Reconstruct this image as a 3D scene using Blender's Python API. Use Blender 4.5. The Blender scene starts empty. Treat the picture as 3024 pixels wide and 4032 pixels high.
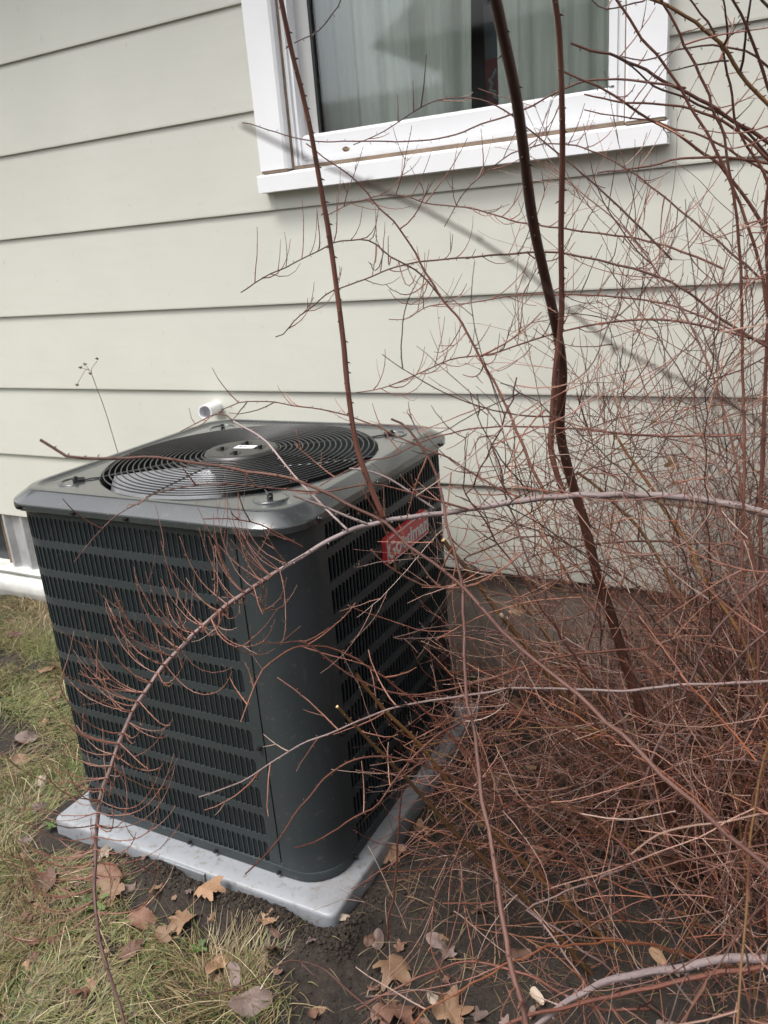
import bpy, bmesh, math, random
import numpy as np
from mathutils import Vector, Matrix
S = bpy.context.scene
COL = S.collection
R = math.radians

# ---------------------------------------------------------------- camera
CAM = np.array([1.1628, -1.4684, 1.3396]); F = 3179.67
YAW, PIT, ROL = 0.4978, -0.3189, -0.0808
fw = np.array([-math.sin(YAW)*math.cos(PIT), math.cos(YAW)*math.cos(PIT), math.sin(PIT)])
r0 = np.array([math.cos(YAW), math.sin(YAW), 0.0]); u0 = np.cross(r0, fw)
rt = math.cos(ROL)*r0 + math.sin(ROL)*u0
up = -math.sin(ROL)*r0 + math.cos(ROL)*u0
cd = bpy.data.cameras.new('camera'); cam = bpy.data.objects.new('camera', cd); COL.objects.link(cam)
M = Matrix.Identity(4)
for i in range(3):
    M[i][0], M[i][1], M[i][2], M[i][3] = rt[i], up[i], -fw[i], CAM[i]
cam.matrix_world = M
cd.sensor_width = 36; cd.sensor_fit = 'AUTO'; cd.lens = F/4032*36
cd.clip_start = 0.02; cd.clip_end = 500
cd.dof.use_dof = True; cd.dof.focus_distance = 1.72; cd.dof.aperture_fstop = 11.0
S.camera = cam
# ---------------------------------------------------------------- light
SUN_EL, SUN_AZ = R(64), R(212)
w = bpy.data.worlds.new('World'); S.world = w; w.use_nodes = True
nt = w.node_tree; bg = nt.nodes['Background']
sky = nt.nodes.new('ShaderNodeTexSky'); sky.sky_type = 'NISHITA'; sky.sun_disc = False
sky.sun_elevation = SUN_EL; sky.sun_rotation = SUN_AZ; sky.dust_density = 4.0; sky.air_density = 1.0; sky.ozone_density = 1.0
hs = nt.nodes.new('ShaderNodeHueSaturation'); hs.inputs['Saturation'].default_value = 0.22
nt.links.new(sky.outputs[0], hs.inputs['Color']); nt.links.new(hs.outputs[0], bg.inputs[0])
bg.inputs[1].default_value = 0.12
sl = bpy.data.lights.new('sun', 'SUN'); sl.energy = 1.15; sl.angle = R(24); sl.color = (1, 0.97, 0.93)
so = bpy.data.objects.new('sun', sl); COL.objects.link(so)
sd = Vector((math.sin(SUN_AZ)*math.cos(SUN_EL), math.cos(SUN_AZ)*math.cos(SUN_EL), math.sin(SUN_EL)))
so.rotation_euler = sd.to_track_quat('Z', 'Y').to_euler(); so.location = (0, 0, 20)
S.view_settings.view_transform = 'Standard'; S.view_settings.look = 'None'
S.view_settings.exposure = 1.45; S.view_settings.gamma = 1.0
try: S.view_settings.use_curve_mapping = False
except Exception: pass
S.cycles.max_bounces = 6; S.cycles.transparent_max_bounces = 8

# ---------------------------------------------------------------- helpers
rng = np.random.default_rng(7); random.seed(7)
K = 3024/1659.0
def ray(x, y):                     # a direction through a point of the photograph (1659 x 2212 grid)
    u, v = x*K, y*K
    d = fw + rt*(u-1512)/F - up*(v-2016)/F
    return d/np.linalg.norm(d)
def at(x, y, d): return CAM + ray(x, y)*d
def at_z(x, y, z):
    d = ray(x, y); return CAM + d*((z-CAM[2])/d[2])
def at_y(x, y, yy):
    d = ray(x, y); return CAM + d*((yy-CAM[1])/d[1])

class MB:
    def __init__(s): s.v = []; s.f = []; s.n = 0; s.uv = []
    def add(s, verts, faces):
        verts = [tuple(map(float, p)) for p in verts]
        o = s.n; s.v += verts; s.f += [tuple(i+o for i in f) for f in faces]; s.n += len(verts); return o
    def box(s, a, b):
        x0, y0, z0 = a; x1, y1, z1 = b
        s.add([(x0,y0,z0),(x1,y0,z0),(x1,y1,z0),(x0,y1,z0),(x0,y0,z1),(x1,y0,z1),(x1,y1,z1),(x0,y1,z1)],
              [(0,3,2,1),(4,5,6,7),(0,1,5,4),(1,2,6,5),(2,3,7,6),(3,0,4,7)])
    def loops(s, L, closed=True, cap0=False, cap1=False):
        n = len(L[0]); o = s.n
        for l in L: s.add(l, [])
        m = n if closed else n-1
        for k in range(len(L)-1):
            for i in range(m):
                j = (i+1) % n
                s.f.append((o+k*n+i, o+k*n+j, o+(k+1)*n+j, o+(k+1)*n+i))
        if cap0: s.f.append(tuple(o+i for i in range(n-1, -1, -1)))
        if cap1: s.f.append(tuple(o+(len(L)-1)*n+i for i in range(n)))
    def tube(s, P, rad, sides=8, caps=True):
        s.loops(tube_rings(np.asarray(P, float), rad, sides), True, caps, caps)
    def extrude_x(s, prof, x0, x1, cap0=True, cap1=True):    # prof: list of (y,z)
        s.loops([[(x0, y, z) for y, z in prof], [(x1, y, z) for y, z in prof]], True, cap0, cap1)
    def extrude_z(s, prof, z0, z1):
        s.loops([[(x, y, z0) for x, y in prof], [(x, y, z1) for x, y in prof]], True, True, True)
    def build(s, name, mat, parent=None, smooth=False, angle=None):
        me = bpy.data.meshes.new(name); me.from_pydata(s.v, [], s.f); me.update()
        return finish(name, me, mat, parent, smooth, angle)
def finish(name, me, mat, parent=None, smooth=False, angle=None, recalc=True):
    if mat: me.materials.append(mat)
    if recalc:
        bm = bmesh.new(); bm.from_mesh(me); bmesh.ops.recalc_face_normals(bm, faces=bm.faces); bm.to_mesh(me); bm.free()
    if smooth:
        me.polygons.foreach_set('use_smooth', [True]*len(me.polygons))
        if angle: me.set_sharp_from_angle(angle=R(angle))
    o = bpy.data.objects.new(name, me); COL.objects.link(o)
    if parent: o.parent = parent
    return o
def bevel(o, wd, seg=2):
    m = o.modifiers.new('bevel', 'BEVEL'); m.width = wd; m.segments = seg; m.limit_method = 'ANGLE'; m.angle_limit = R(40); return o
def tag(o, label=None, cat=None, group=None, kind=None):
    if label: o['label'] = label
    if cat: o['category'] = cat
    if group: o['group'] = group
    if kind: o['kind'] = kind
    return o
def empty(name, loc=(0, 0, 0), parent=None):
    o = bpy.data.objects.new(name, None); o.location = loc; COL.objects.link(o); o.empty_display_size = .05
    if parent: o.parent = parent
    return o
def frames(P):
    T = np.gradient(P, axis=0); T /= np.linalg.norm(T, axis=1)[:, None]+1e-12
    a = np.array([0, 0, 1.]) if abs(T[0, 2]) < .9 else np.array([1., 0, 0])
    N = np.empty_like(P)
    for i in range(len(P)):
        a = a - T[i]*(a@T[i]); a = a/(np.linalg.norm(a)+1e-12); N[i] = a
    return T, N, np.cross(T, N)
def tube_rings(P, rad, sides):
    T, N, B = frames(P)
    rad = np.broadcast_to(np.asarray(rad, float), (len(P),))
    a = np.arange(sides)*2*math.pi/sides
    return P[:, None, :] + rad[:, None, None]*(np.cos(a)[None, :, None]*N[:, None, :] + np.sin(a)[None, :, None]*B[:, None, :])

class Fast:                         # many tubes / blades gathered with numpy, quads and triangles
    def __init__(s): s.V = []; s.Q = []; s.T = []; s.n = 0; s.U = []
    def tube(s, P, rad, sides=4, tip=True):
        P = np.asarray(P, float); R_ = tube_rings(P, rad, sides); n = len(P)
        L = np.concatenate([[0], np.cumsum(np.linalg.norm(np.diff(P, axis=0), axis=1))])
        s.V.append(R_.reshape(-1, 3))
        uv = np.empty((n, sides, 2)); uv[..., 0] = np.arange(sides)/sides; uv[..., 1] = L[:, None]; s.U.append(uv.reshape(-1, 2))
        i = np.arange(n-1)[:, None]*sides; j = np.arange(sides)[None, :]; k = (j+1) % sides
        q = np.stack([i+j, i+k, i+sides+k, i+sides+j], -1).reshape(-1, 4) + s.n
        s.Q.append(q); s.n += n*sides
        if tip:
            T = P[-1]-P[-2]; T /= np.linalg.norm(T)
            rr = rad[-1] if hasattr(rad, '__len__') else rad
            s.V.append((P[-1]+T*rr*1.5)[None]); s.U.append(np.array([[.5, L[-1]]]))
            b = s.n-sides; jj = np.arange(sides)
            s.T.append(np.stack([b+jj, b+(jj+1) % sides, np.full(sides, s.n)], -1)); s.n += 1
    def bud(s, p, d, l, wd):
        d = d/(np.linalg.norm(d)+1e-9); a = np.cross(d, [.3, .5, .8]); a /= np.linalg.norm(a)+1e-9; b = np.cross(d, a)
        m = p + d*l*.4
        V = [p, m+a*wd, m-a*.5*wd+b*.87*wd, m-a*.5*wd-b*.87*wd, p+d*l]
        s.V.append(np.array(V)); s.U.append(np.zeros((5, 2)))
        s.T.append(np.array([(0,2,1),(0,3,2),(0,1,3),(4,1,2),(4,2,3),(4,3,1)])+s.n); s.n += 5
    def raw(s, V, Q=None, T=None):
        V = np.asarray(V, float).reshape(-1, 3); s.V.append(V); s.U.append(np.zeros((len(V), 2)))
        if Q is not None: s.Q.append(np.asarray(Q)+s.n)
        if T is not None: s.T.append(np.asarray(T)+s.n)
        s.n += len(V)
    def build(s, name, mat, parent=None, smooth=True):
        me = bpy.data.meshes.new(name)
        V = np.concatenate(s.V); Q = np.concatenate(s.Q) if s.Q else np.zeros((0, 4), int); T = np.concatenate(s.T) if s.T else np.zeros((0, 3), int)
        me.vertices.add(len(V)); me.vertices.foreach_set('co', V.astype(np.float32).ravel())
        idx = np.concatenate([Q.ravel(), T.ravel()]).astype(np.int32)
        me.loops.add(len(idx)); me.loops.foreach_set('vertex_index', idx)
        st = np.concatenate([np.arange(len(Q))*4, len(Q)*4+np.arange(len(T))*3]).astype(np.int32)
        me.polygons.add(len(st)); me.polygons.foreach_set('loop_start', st)
        me.polygons.foreach_set('loop_total', np.concatenate([np.full(len(Q), 4), np.full(len(T), 3)]).astype(np.int32))
        U = np.concatenate(s.U); ul = me.uv_layers.new(name='along'); ul.data.foreach_set('uv', U[idx].astype(np.float32).ravel())
        me.polygons.foreach_set('use_smooth', np.full(len(st), smooth))
        me.update(calc_edges=True)
        return finish(name, me, mat, parent, False, None, recalc=False)

# ---------------------------------------------------------------- materials
class NT:
    def __init__(s, name):
        s.m = bpy.data.materials.new(name); s.m.use_nodes = True; s.t = s.m.node_tree; s.b = s.t.nodes['Principled BSDF']
    def n(s, ty, **kw):
        x = s.t.nodes.new('ShaderNode'+ty)
        for k, v in kw.items():
            if hasattr(x, k): setattr(x, k, v)
            else: x.inputs[k.replace('_', ' ')].default_value = v
        return x
    def l(s, a, b): s.t.links.new(a, b)
    def coord(s, scale=(1, 1, 1), kind='Object'):
        c = s.n('TexCoord'); m = s.n('Mapping'); s.l(c.outputs[kind], m.inputs[0]); m.inputs['Scale'].default_value = scale; return m.outputs[0]
    def noise(s, co, scale, detail=4, rough=.6):
        x = s.n('TexNoise'); s.l(co, x.inputs['Vector']); x.inputs['Scale'].default_value = scale; x.inputs['Detail'].default_value = detail; x.inputs['Roughness'].default_value = rough; return x.outputs[0]
    def ramp(s, fac, stops):
        r = s.n('ValToRGB'); s.l(fac, r.inputs[0]); e = r.color_ramp.elements
        while len(e) < len(stops): e.new(.5)
        for k, (p, c) in enumerate(stops): e[k].position = p; e[k].color = (*c, 1) if len(c) == 3 else c
        return r.outputs[0]
    def mix(s, fac, a, b, bt='MIX'):
        x = s.n('Mix', data_type='RGBA', blend_type=bt)
        for v, i in ((fac, 0), (a, 6), (b, 7)):
            if hasattr(v, 'node'): s.l(v, x.inputs[i])
            else: x.inputs[i].default_value = v if i == 0 else (*v, 1)
        return x.outputs[2]
    def bump(s, h, strength=.3, dist=.01):
        x = s.n('Bump'); s.l(h, x.inputs['Height']); x.inputs['Strength'].default_value = strength; x.inputs['Distance'].default_value = dist; s.l(x.outputs[0], s.b.inputs['Normal'])
    def col(s, c):
        if hasattr(c, 'node'): s.l(c, s.b.inputs['Base Color'])
        else: s.b.inputs['Base Color'].default_value = (*c, 1)
        return s
    def set(s, **kw):
        for k, v in kw.items():
            i = s.b.inputs[k.replace('_', ' ')]
            if hasattr(v, 'node'): s.l(v, i)
            else: i.default_value = v
        return s
def plain(name, c, rough=.5, metal=0, nscale=30, var=.12, bump=.0, bscale=200):
    t = NT(name); co = t.coord(); n = t.noise(co, nscale)
    a = tuple(x*(1-var) for x in c); b = tuple(min(1, x*(1+var)) for x in c)
    t.col(t.ramp(n, [(.3, a), (.7, b)])).set(Roughness=rough, Metallic=metal)
    if bump: t.bump(t.noise(co, bscale), bump, .002)
    return t.m

def m_siding():
    t = NT('painted_siding'); co = t.coord(); n = t.noise(co, 2.5, 5); n2 = t.noise(t.coord((.4, 1, 3)), 14, 4)
    c = t.ramp(n, [(.3, (.535, .530, .468)), (.7, (.575, .568, .505))])
    c = t.mix(t.ramp(n2, [(.5, (0, 0, 0)), (.8, (.35, .35, .35))]), c, (.50, .49, .42))
    sp = t.noise(t.coord((1, 1, .6)), 45, 2); c = t.mix(t.ramp(sp, [(.71, (0, 0, 0)), (.76, (.35, .35, .35))]), c, (.36, .34, .29))
    t.col(c).set(Roughness=.55)
    t.bump(t.noise(t.coord((6, 1, 60)), 6, 5), .10, .002); return t.m
def m_metal(name, c, rough=.4, coat=0.):
    t = NT(name); co = t.coord(); n = t.noise(co, 5, 5); n2 = t.noise(co, 90, 3)
    c1 = t.mix(n, tuple(x*.86 for x in c), tuple(x*1.12 for x in c))
    c2 = t.mix(t.ramp(n2, [(.60, (0, 0, 0)), (.78, (.5, .5, .5))]), c1, (.12, .11, .09))
    t.col(c2).set(Roughness=t.ramp(n, [(.3, (rough-.06,)*3), (.7, (rough+.08,)*3)]))
    t.set(Coat_Weight=coat, Coat_Roughness=.14); t.bump(t.noise(co, 500, 2), .04, .001); return t.m
def m_pad():
    t = NT('grey_pad_plastic'); co = t.coord(); n = t.noise(co, 6, 5); n2 = t.noise(co, 60, 5, .7)
    c = t.mix(n, (.185, .196, .212), (.235, .247, .264))
    c = t.mix(t.ramp(n2, [(.54, (0, 0, 0)), (.70, (.85, .85, .85))]), c, (.13, .105, .08)); n3 = t.noise(co, 3.1, 5, .75); c = t.mix(t.ramp(n3, [(.55, (0, 0, 0)), (.75, (.7, .7, .7))]), c, (.15, .13, .115))
    t.col(c).set(Roughness=.42); t.bump(n2, .08, .002); return t.m
def m_bark(name, dark, mid, pale, amount, rough=.6):
    t = NT(name)
    uv = t.n('UVMap'); uv.uv_map = 'along'; mp = t.n('Mapping'); t.l(uv.outputs[0], mp.inputs[0]); mp.inputs['Scale'].default_value = (7, 9, 1)
    n = t.noise(mp.outputs[0], 2.0, 5, .7); co = t.coord(); g = t.noise(co, 3.5, 3); f = t.noise(co, 160, 3)
    oi = t.n('ObjectInfo')
    c = t.ramp(n, [(.32, dark), (.55, mid), (.72, pale)])
    c = t.mix(t.ramp(g, [(.5-amount*.4, (0, 0, 0)), (.85-amount*.3, (1, 1, 1))]), c, pale)
    c = t.mix(t.ramp(f, [(.62, (0, 0, 0)), (.72, (.6, .6, .6))]), c, tuple(x*.5 for x in dark))
    hv = t.n('HueSaturation'); mr = t.n('MapRange'); t.l(oi.outputs['Random'], mr.inputs[0]); mr.inputs[3].default_value = .6; mr.inputs[4].default_value = 1.6
    t.l(mr.outputs[0], hv.inputs['Value']); t.l(c, hv.inputs['Color'])
    t.col(hv.outputs[0]).set(Roughness=rough); t.bump(n, .5, .002); return t.m
def m_twig():
    t = NT('twig_bark'); g = t.n('NewGeometry'); co = t.coord(); n = t.noise(co, 40, 3)
    c = t.ramp(g.outputs['Random Per Island'], [(0, (.022, .009, .007)), (.18, (.060, .020, .013)), (.42, (.130, .046, .030)), (.6, (.195, .078, .052)), (.74, (.26, .135, .097)), (.87, (.31, .225, .185)), (1, (.31, .090, .038))])
    c = t.mix(t.ramp(n, [(.50, (0, 0, 0)), (.75, (.30, .30, .30))]), c, (.30, .17, .115))
    t.col(c).set(Roughness=.42); return t.m
def m_grass(name, stops):
    t = NT(name); g = t.n('NewGeometry'); co = t.coord(); n = t.noise(co, 5, 3)
    c = t.ramp(g.outputs['Random Per Island'], stops)
    c = t.mix(t.ramp(n, [(.4, (0, 0, 0)), (.7, (.5, .5, .5))]), c, stops[-1][1])
    t.col(c).set(Roughness=.55); t.b.inputs['Subsurface Weight'].default_value = 0.0; return t.m
def m_leaf(name, a, b, dark):
    t = NT(name); co = t.coord(); n = t.noise(co, 22, 5, .7); n2 = t.noise(co, 90, 3)
    oi = t.n('ObjectInfo'); c = t.ramp(n, [(.3, a), (.7, b)])
    c = t.mix(t.ramp(n2, [(.55, (0, 0, 0)), (.7, (.8, .8, .8))]), c, dark)
    hv = t.n('HueSaturation'); mr = t.n('MapRange'); t.l(oi.outputs['Random'], mr.inputs[0]); mr.inputs[3].default_value = .65; mr.inputs[4].default_value = 1.2
    t.l(mr.outputs[0], hv.inputs['Value']); t.l(c, hv.inputs['Color'])
    t.col(hv.outputs[0]).set(Roughness=.6); t.bump(n2, .4, .002); return t.m
def m_ground():
    t = NT('soil_and_moss'); co = t.coord(); n = t.noise(co, 3.2, 6, .65); f = t.noise(co, 45, 6, .75); f2 = t.noise(co, 160, 4, .7)
    soil = t.ramp(f, [(.3, (.010, .007, .005)), (.55, (.030, .021, .015)), (.75, (.065, .047, .034))])
    moss = t.ramp(f2, [(.3, (.016, .018, .006)), (.55, (.045, .048, .012)), (.75, (.095, .085, .03))])
    at_ = t.n('Attribute', attribute_name='turf'); 
    ad = t.n('Math', operation='ADD'); t.l(at_.outputs['Fac'], ad.inputs[0]); sb = t.n('Math', operation='MULTIPLY_ADD'); t.l(n, sb.inputs[0]); sb.inputs[1].default_value = 1.1; sb.inputs[2].default_value = -.62
    t.l(sb.outputs[0], ad.inputs[1])
    t.col(t.mix(t.ramp(ad.outputs[0], [(.35, (0, 0, 0)), (.65, (1, 1, 1))]), soil, moss)).set(Roughness=.9)
    t.bump(f, .9, .02); return t.m
def m_glass():
    t = NT('window_glass'); t.t.nodes.remove(t.b)
    tr = t.n('BsdfTransparent'); tr.inputs[0].default_value = (.95, .97, .96, 1); gl = t.n('BsdfGlossy'); gl.inputs['Roughness'].default_value = .045; gl.inputs[0].default_value = (.95, .97, 1, 1)
    fr = t.n('Fresnel'); fr.inputs[0].default_value = 1.52; mx = t.n('MixShader'); t.l(fr.outputs[0], mx.inputs[0]); t.l(tr.outputs[0], mx.inputs[1]); t.l(gl.outputs[0], mx.inputs[2])
    t.l(mx.outputs[0], t.t.nodes['Material Output'].inputs[0]); return t.m
def m_cloth():
    t = NT('sheer_curtain_cloth'); co = t.coord((1, 1, .05)); n = t.noise(co, 60, 4); t.col(t.ramp(n, [(.3, (.68, .70, .63)), (.7, (.80, .82, .75))])).set(Roughness=.9)
    t.bump(t.noise(t.coord((1, 1, 30)), 40, 2), .1, .001); return t.m

MS = dict(
    siding=m_siding(), white=plain('white_vinyl', (.78, .78, .79), .38, 0, 4, .03), whitewood=plain('white_trim_paint', (.80, .80, .81), .45, 0, 5, .03),
    greyvinyl=plain('grey_vinyl', (.50, .50, .49), .45, 0, 6, .05), caulk=plain('brown_caulk', (.20, .145, .10), .7, 0, 30, .3),
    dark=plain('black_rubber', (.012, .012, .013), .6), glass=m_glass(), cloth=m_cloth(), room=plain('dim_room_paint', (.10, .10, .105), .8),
    concrete=plain('foundation_concrete', (.21, .175, .145), .85, 0, 9, .3, .5, 60), galv=plain('galvanised_steel', (.44, .44, .45), .42, .35, 14, .2), ledge=plain('pale_weathered_ledge', (.52, .52, .49), .6, 0, 12, .18, .2, 40),
    lid=m_metal('charcoal_enamel_lid', (.030, .034, .035), .22, .75), body=m_metal('charcoal_enamel_body', (.026, .033, .036), .45, 0.), wire=plain('black_wire', (.022, .022, .022), .38),
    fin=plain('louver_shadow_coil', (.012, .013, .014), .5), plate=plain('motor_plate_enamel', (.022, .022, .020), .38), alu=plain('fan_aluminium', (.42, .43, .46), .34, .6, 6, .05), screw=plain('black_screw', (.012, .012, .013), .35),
    pad=m_pad(), red=plain('badge_red', (.46, .045, .05), .35, 0, 30, .08), silver=plain('badge_silver', (.52, .50, .48), .4, .2), sticker=plain('white_sticker', (.72, .72, .72), .45), ink=plain('sticker_ink', (.16, .17, .22), .6),
    pvc=plain('white_pvc', (.82, .82, .83), .35, 0, 5, .02), pvcin=plain('white_pvc_inside', (.70, .70, .72), .5, 0, 5, .03),
    bark_dark=m_bark('dark_red_bark', (.028, .008, .005), (.060, .018, .010), (.125, .045, .024), .05, .45),
    bark_red=m_bark('red_brown_bark', (.036, .010, .006), (.082, .025, .014), (.155, .068, .045), .05, .5),
    bark_pale=m_bark('pale_peeling_bark', (.075, .034, .026), (.20, .140, .128), (.36, .300, .295), .38, .55),
    nail=plain('painted_nail', (.40, .39, .34), .6, 0, 8, .3),
    bark_orange=m_bark('orange_red_bark', (.09, .025, .010), (.20, .065, .028), (.30, .15, .09), .08, .42),
    bud=plain('tan_buds', (.25, .135, .085), .5, 0, 90, .45),
    bark_pink=m_bark('pinkish_brown_bark', (.055, .026, .021), (.15, .092, .082), (.26, .20, .19), .30, .45),
    bark_grey=m_bark('grey_old_bark', (.05, .033, .029), (.125, .092, .088), (.215, .17, .168), .35, .55),
    bark_mauve=m_bark('mauve_brown_bark', (.032, .012, .009), (.075, .034, .027), (.21, .145, .135), .20, .42),
    bark_olive=m_bark('olive_brown_bark', (.045, .020, .006), (.10, .045, .012), (.17, .085, .030), .08, .55), cut=plain('pale_cut_wood', (.55, .38, .17), .7),
    twig=m_twig(), weed=plain('dry_weed_stalk', (.17, .12, .08), .8), seed=plain('dry_seed_head', (.15, .12, .09), .9, 0, 200, .5),
    grass=m_grass('green_grass', [(0, (.025, .040, .010)), (.3, (.045, .075, .016)), (.6, (.080, .115, .024)), (.85, (.140, .155, .038)), (1, (.20, .17, .065))]),
    straw=m_grass('dry_straw_grass', [(0, (.050, .034, .018)), (.3, (.085, .060, .028)), (.6, (.15, .108, .050)), (.85, (.26, .20, .105)), (1, (.17, .115, .060))]),
    straw_pale=m_grass('pale_straw', [(0, (.30, .23, .13)), (.4, (.44, .36, .22)), (.8, (.55, .47, .31)), (1, (.38, .30, .17))]),
    soil=plain('wet_soil_clod', (.024, .016, .011), .9, 0, 60, .5, .6, 120), ground=m_ground(), litter=None,
    leaf_tan=m_leaf('tan_dead_leaf', (.17, .095, .050), (.28, .17, .10), (.085, .045, .025)), leaf_brown=m_leaf('brown_dead_leaf', (.095, .045, .028), (.18, .092, .060), (.045, .025, .018)), leaf_grey=m_leaf('greyed_dead_leaf', (.12, .080, .068), (.21, .15, .128), (.06, .04, .034)), leaf_pale=m_leaf('pale_dead_leaf', (.36, .28, .21), (.48, .39, .31), (.22, .14, .08)),
    leaf_green=m_leaf('green_weed_leaf', (.05, .09, .018), (.09, .145, .03), (.035, .06, .015)),
    roofing=plain('far_shingle_roof', (.22, .21, .20), .85, 0, 20, .25), farwall=plain('far_pale_siding', (.42, .42, .40), .7), farwindow=plain('far_dark_window', (.03, .035, .04), .2),
    blue=plain('poster_blue', (.03, .075, .20), .6), posgrey=plain('poster_grey', (.22, .25, .27), .6), posred=plain('poster_red', (.30, .05, .06), .6), posorange=plain('poster_orange', (.42, .13, .04), .6), poswhite=plain('poster_white', (.45, .50, .53), .6),
    added_soffit=plain('added_soffit_paint', (.55, .55, .53), .6),
)
#@@HOUSE
# ================================================================ ground
D = 0.585
AH = .3685
def vnoise(x, y, s, seed=0):
    x = np.asarray(x)*s; y = np.asarray(y)*s; xi = np.floor(x).astype(int); yi = np.floor(y).astype(int); fx = x-xi; fy = y-yi
    fx = fx*fx*(3-2*fx); fy = fy*fy*(3-2*fy)
    def h(a, b): 
        q = np.sin(a*127.1+b*311.7+seed*74.7)*43758.5453; return q-np.floor(q)
    return (h(xi, yi)*(1-fx)+h(xi+1, yi)*fx)*(1-fy)+(h(xi, yi+1)*(1-fx)+h(xi+1, yi+1)*fx)*fy
def padd(x, y):                     # distance outside the pad
    dx = np.maximum(np.abs(np.asarray(x)-.01)-.395, 0); dy = np.maximum(np.abs(np.asarray(y)+.01)-.414, 0); return np.hypot(dx, dy)
def gz(x, y):
    x = np.asarray(x, float); y = np.asarray(y, float)
    z = .040 + .018*(vnoise(x, y, 3)-.5) + .014*(vnoise(x, y, 9, 1)-.5) + .010*(vnoise(x, y, 25, 2)-.5) + .006*(vnoise(x, y, 60, 3)-.5)
    d = padd(x, y); front = np.clip((-.36-y)/.06, 0, 1)
    z = z + .046*np.exp(-((d-.045)/.04)**2)*front*(.35+1.2*vnoise(x, y, 14, 5))*(x > -.15) - .008*np.exp(-(d/.02)**2)
    z = np.where((np.abs(x-.01) < .39) & (np.abs(y+.01) < .41), .0, z)
    return z
def turf(x, y):                     # 1 lawn, 0 bare soil
    d = padd(x, y)
    t = np.clip((.47-x)/.22, 0, 1)*np.clip((d-.02-.09*vnoise(x, y, 7, 8)*(x > -.1)-.03)/.08, 0, 1)
    return np.clip(t*(1.9*vnoise(x, y, 6, 9)+.9*vnoise(x, y, 17, 4)-.5), 0, 1)
gx = np.unique(np.concatenate([np.linspace(-60, -4, 18), np.linspace(-4, -2.2, 20), np.linspace(-2.2, 2.2, 370), np.linspace(2.2, 5, 24), np.linspace(5, 60, 18)]))
gy = np.unique(np.concatenate([np.linspace(-60, -5, 18), np.linspace(-5, -1.3, 40), np.linspace(-1.3, D+.02, 160), np.linspace(D+.02, 12, 12)]))
X, Y = np.meshgrid(gx, gy); Z = gz(X, Y)
g = Fast(); nx = len(gx); ii, jj = np.meshgrid(np.arange(len(gy)-1), np.arange(nx-1), indexing='ij'); b0 = (ii*nx+jj).ravel()
g.raw(np.stack([X, Y, Z], -1), np.stack([b0, b0+1, b0+nx+1, b0+nx], -1))
go = g.build('ground', MS['ground']); tag(go, 'rough ground of dark soil, moss and worn lawn', None, None, 'structure')
a = go.data.attributes.new('turf', 'FLOAT', 'POINT'); a.data.foreach_set('value', turf(X, Y).astype(np.float32).ravel())

# ================================================================ house
house = tag(empty('house', (0.3, D, 0)), 'house wall of wide pale sage lap boards with a white framed window', 'house')
def hb(mb, name, mat, parent=house, **kw):
    o = mb.build(name, mat, parent, **kw); o.matrix_parent_inverse = Matrix.Translation(-Vector(house.location)) if parent is house else o.matrix_parent_inverse
    return o
ZS, EXP = .4108, .2616
WL, WR, WB, WT = -.2412, .8395, 1.5455, 2.55      # casing outline
def plank_profile(z0, z1):
    return [(D, z0), (D-.0005, z0+.004), (D+.0085*(z1-z0)/EXP, z1), (D+.024, z1+.0), (D+.024, z0+.016), (D+.012, z0)]
for k in range(10):
    z0 = ZS+k*EXP; z1 = z0+EXP
    segs = []
    if z1 <= WB-.06 or z0 >= WT: segs = [(-4.2, 3.4, z0, z1)]
    else:
        segs = [(-4.2, WL+.02, z0, z1), (WR-.02, 3.4, z0, z1)]
        if z0 < WB-.06: segs.append((WL+.0205, WR-.0205, z0, WB-.03))
        if z1 > WT+.02: segs.append((WL+.0205, WR-.0205, WT-.02, z1))
    for x0, x1, a0, a1 in segs:
        m = MB(); pr = plank_profile(z0, z1)
        if a0 != z0: pr = [(D+.0085*(a0-z0)/EXP, a0), (D+.0085, a1), (D+.024, a1), (D+.024, a0)]
        elif a1 != z1: pr = [(D, z0), (D-.0005, z0+.004), (D+.0085*(a1-z0)/EXP, a1), (D+.024, a1), (D+.024, z0+.016), (D+.012, z0)]
        m.extrude_x(pr, x0, x1); o = hb(m, 'siding_plank', MS['siding'])
        if x1-x0 > 1.2 and k < 7:
            nm = MB()
            xs = np.arange(x0+.2, x1, .405)+.02*k
            for q in xs:
                if q > x1-.05: continue
                zz = z0+.022+random.uniform(-.004, .004); yy = D+.0085*(zz-z0)/EXP-.0004
                a_ = np.arange(7)*2*math.pi/7; rr = .0042
                nm.loops([[(q+rr*math.cos(t), yy+.0008, zz+rr*math.sin(t)) for t in a_], [(q+.7*rr*math.cos(t), yy, zz+.7*rr*math.sin(t)) for t in a_]], True, False, True)
            no = nm.build('nail_heads', MS['nail'], o); no['kind'] = 'stuff'
m = MB(); m.box((-4.2, D+.025, -.3), (-1.95, D+.2, ZS+.03)); m.box((-1.62+.25, D+.025, -.3), (3.4, D+.2, ZS+.03)); hb(m, 'foundation', MS['concrete'])
m = MB()
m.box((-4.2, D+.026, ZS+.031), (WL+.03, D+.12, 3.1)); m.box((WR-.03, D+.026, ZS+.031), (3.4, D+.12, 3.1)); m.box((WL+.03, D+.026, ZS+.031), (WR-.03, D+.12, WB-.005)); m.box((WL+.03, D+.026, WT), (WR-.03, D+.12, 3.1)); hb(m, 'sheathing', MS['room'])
m = MB(); m.box((-4.4, D-.55, 3.03), (3.6, D+.12, 3.06)); m.box((-4.4, D-.58, 3.0), (3.6, D-.551, 3.2)); hb(m, 'added_soffit', MS['added_soffit'])  # eave overhang out of view, added to shade the upper wall from the sky
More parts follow.
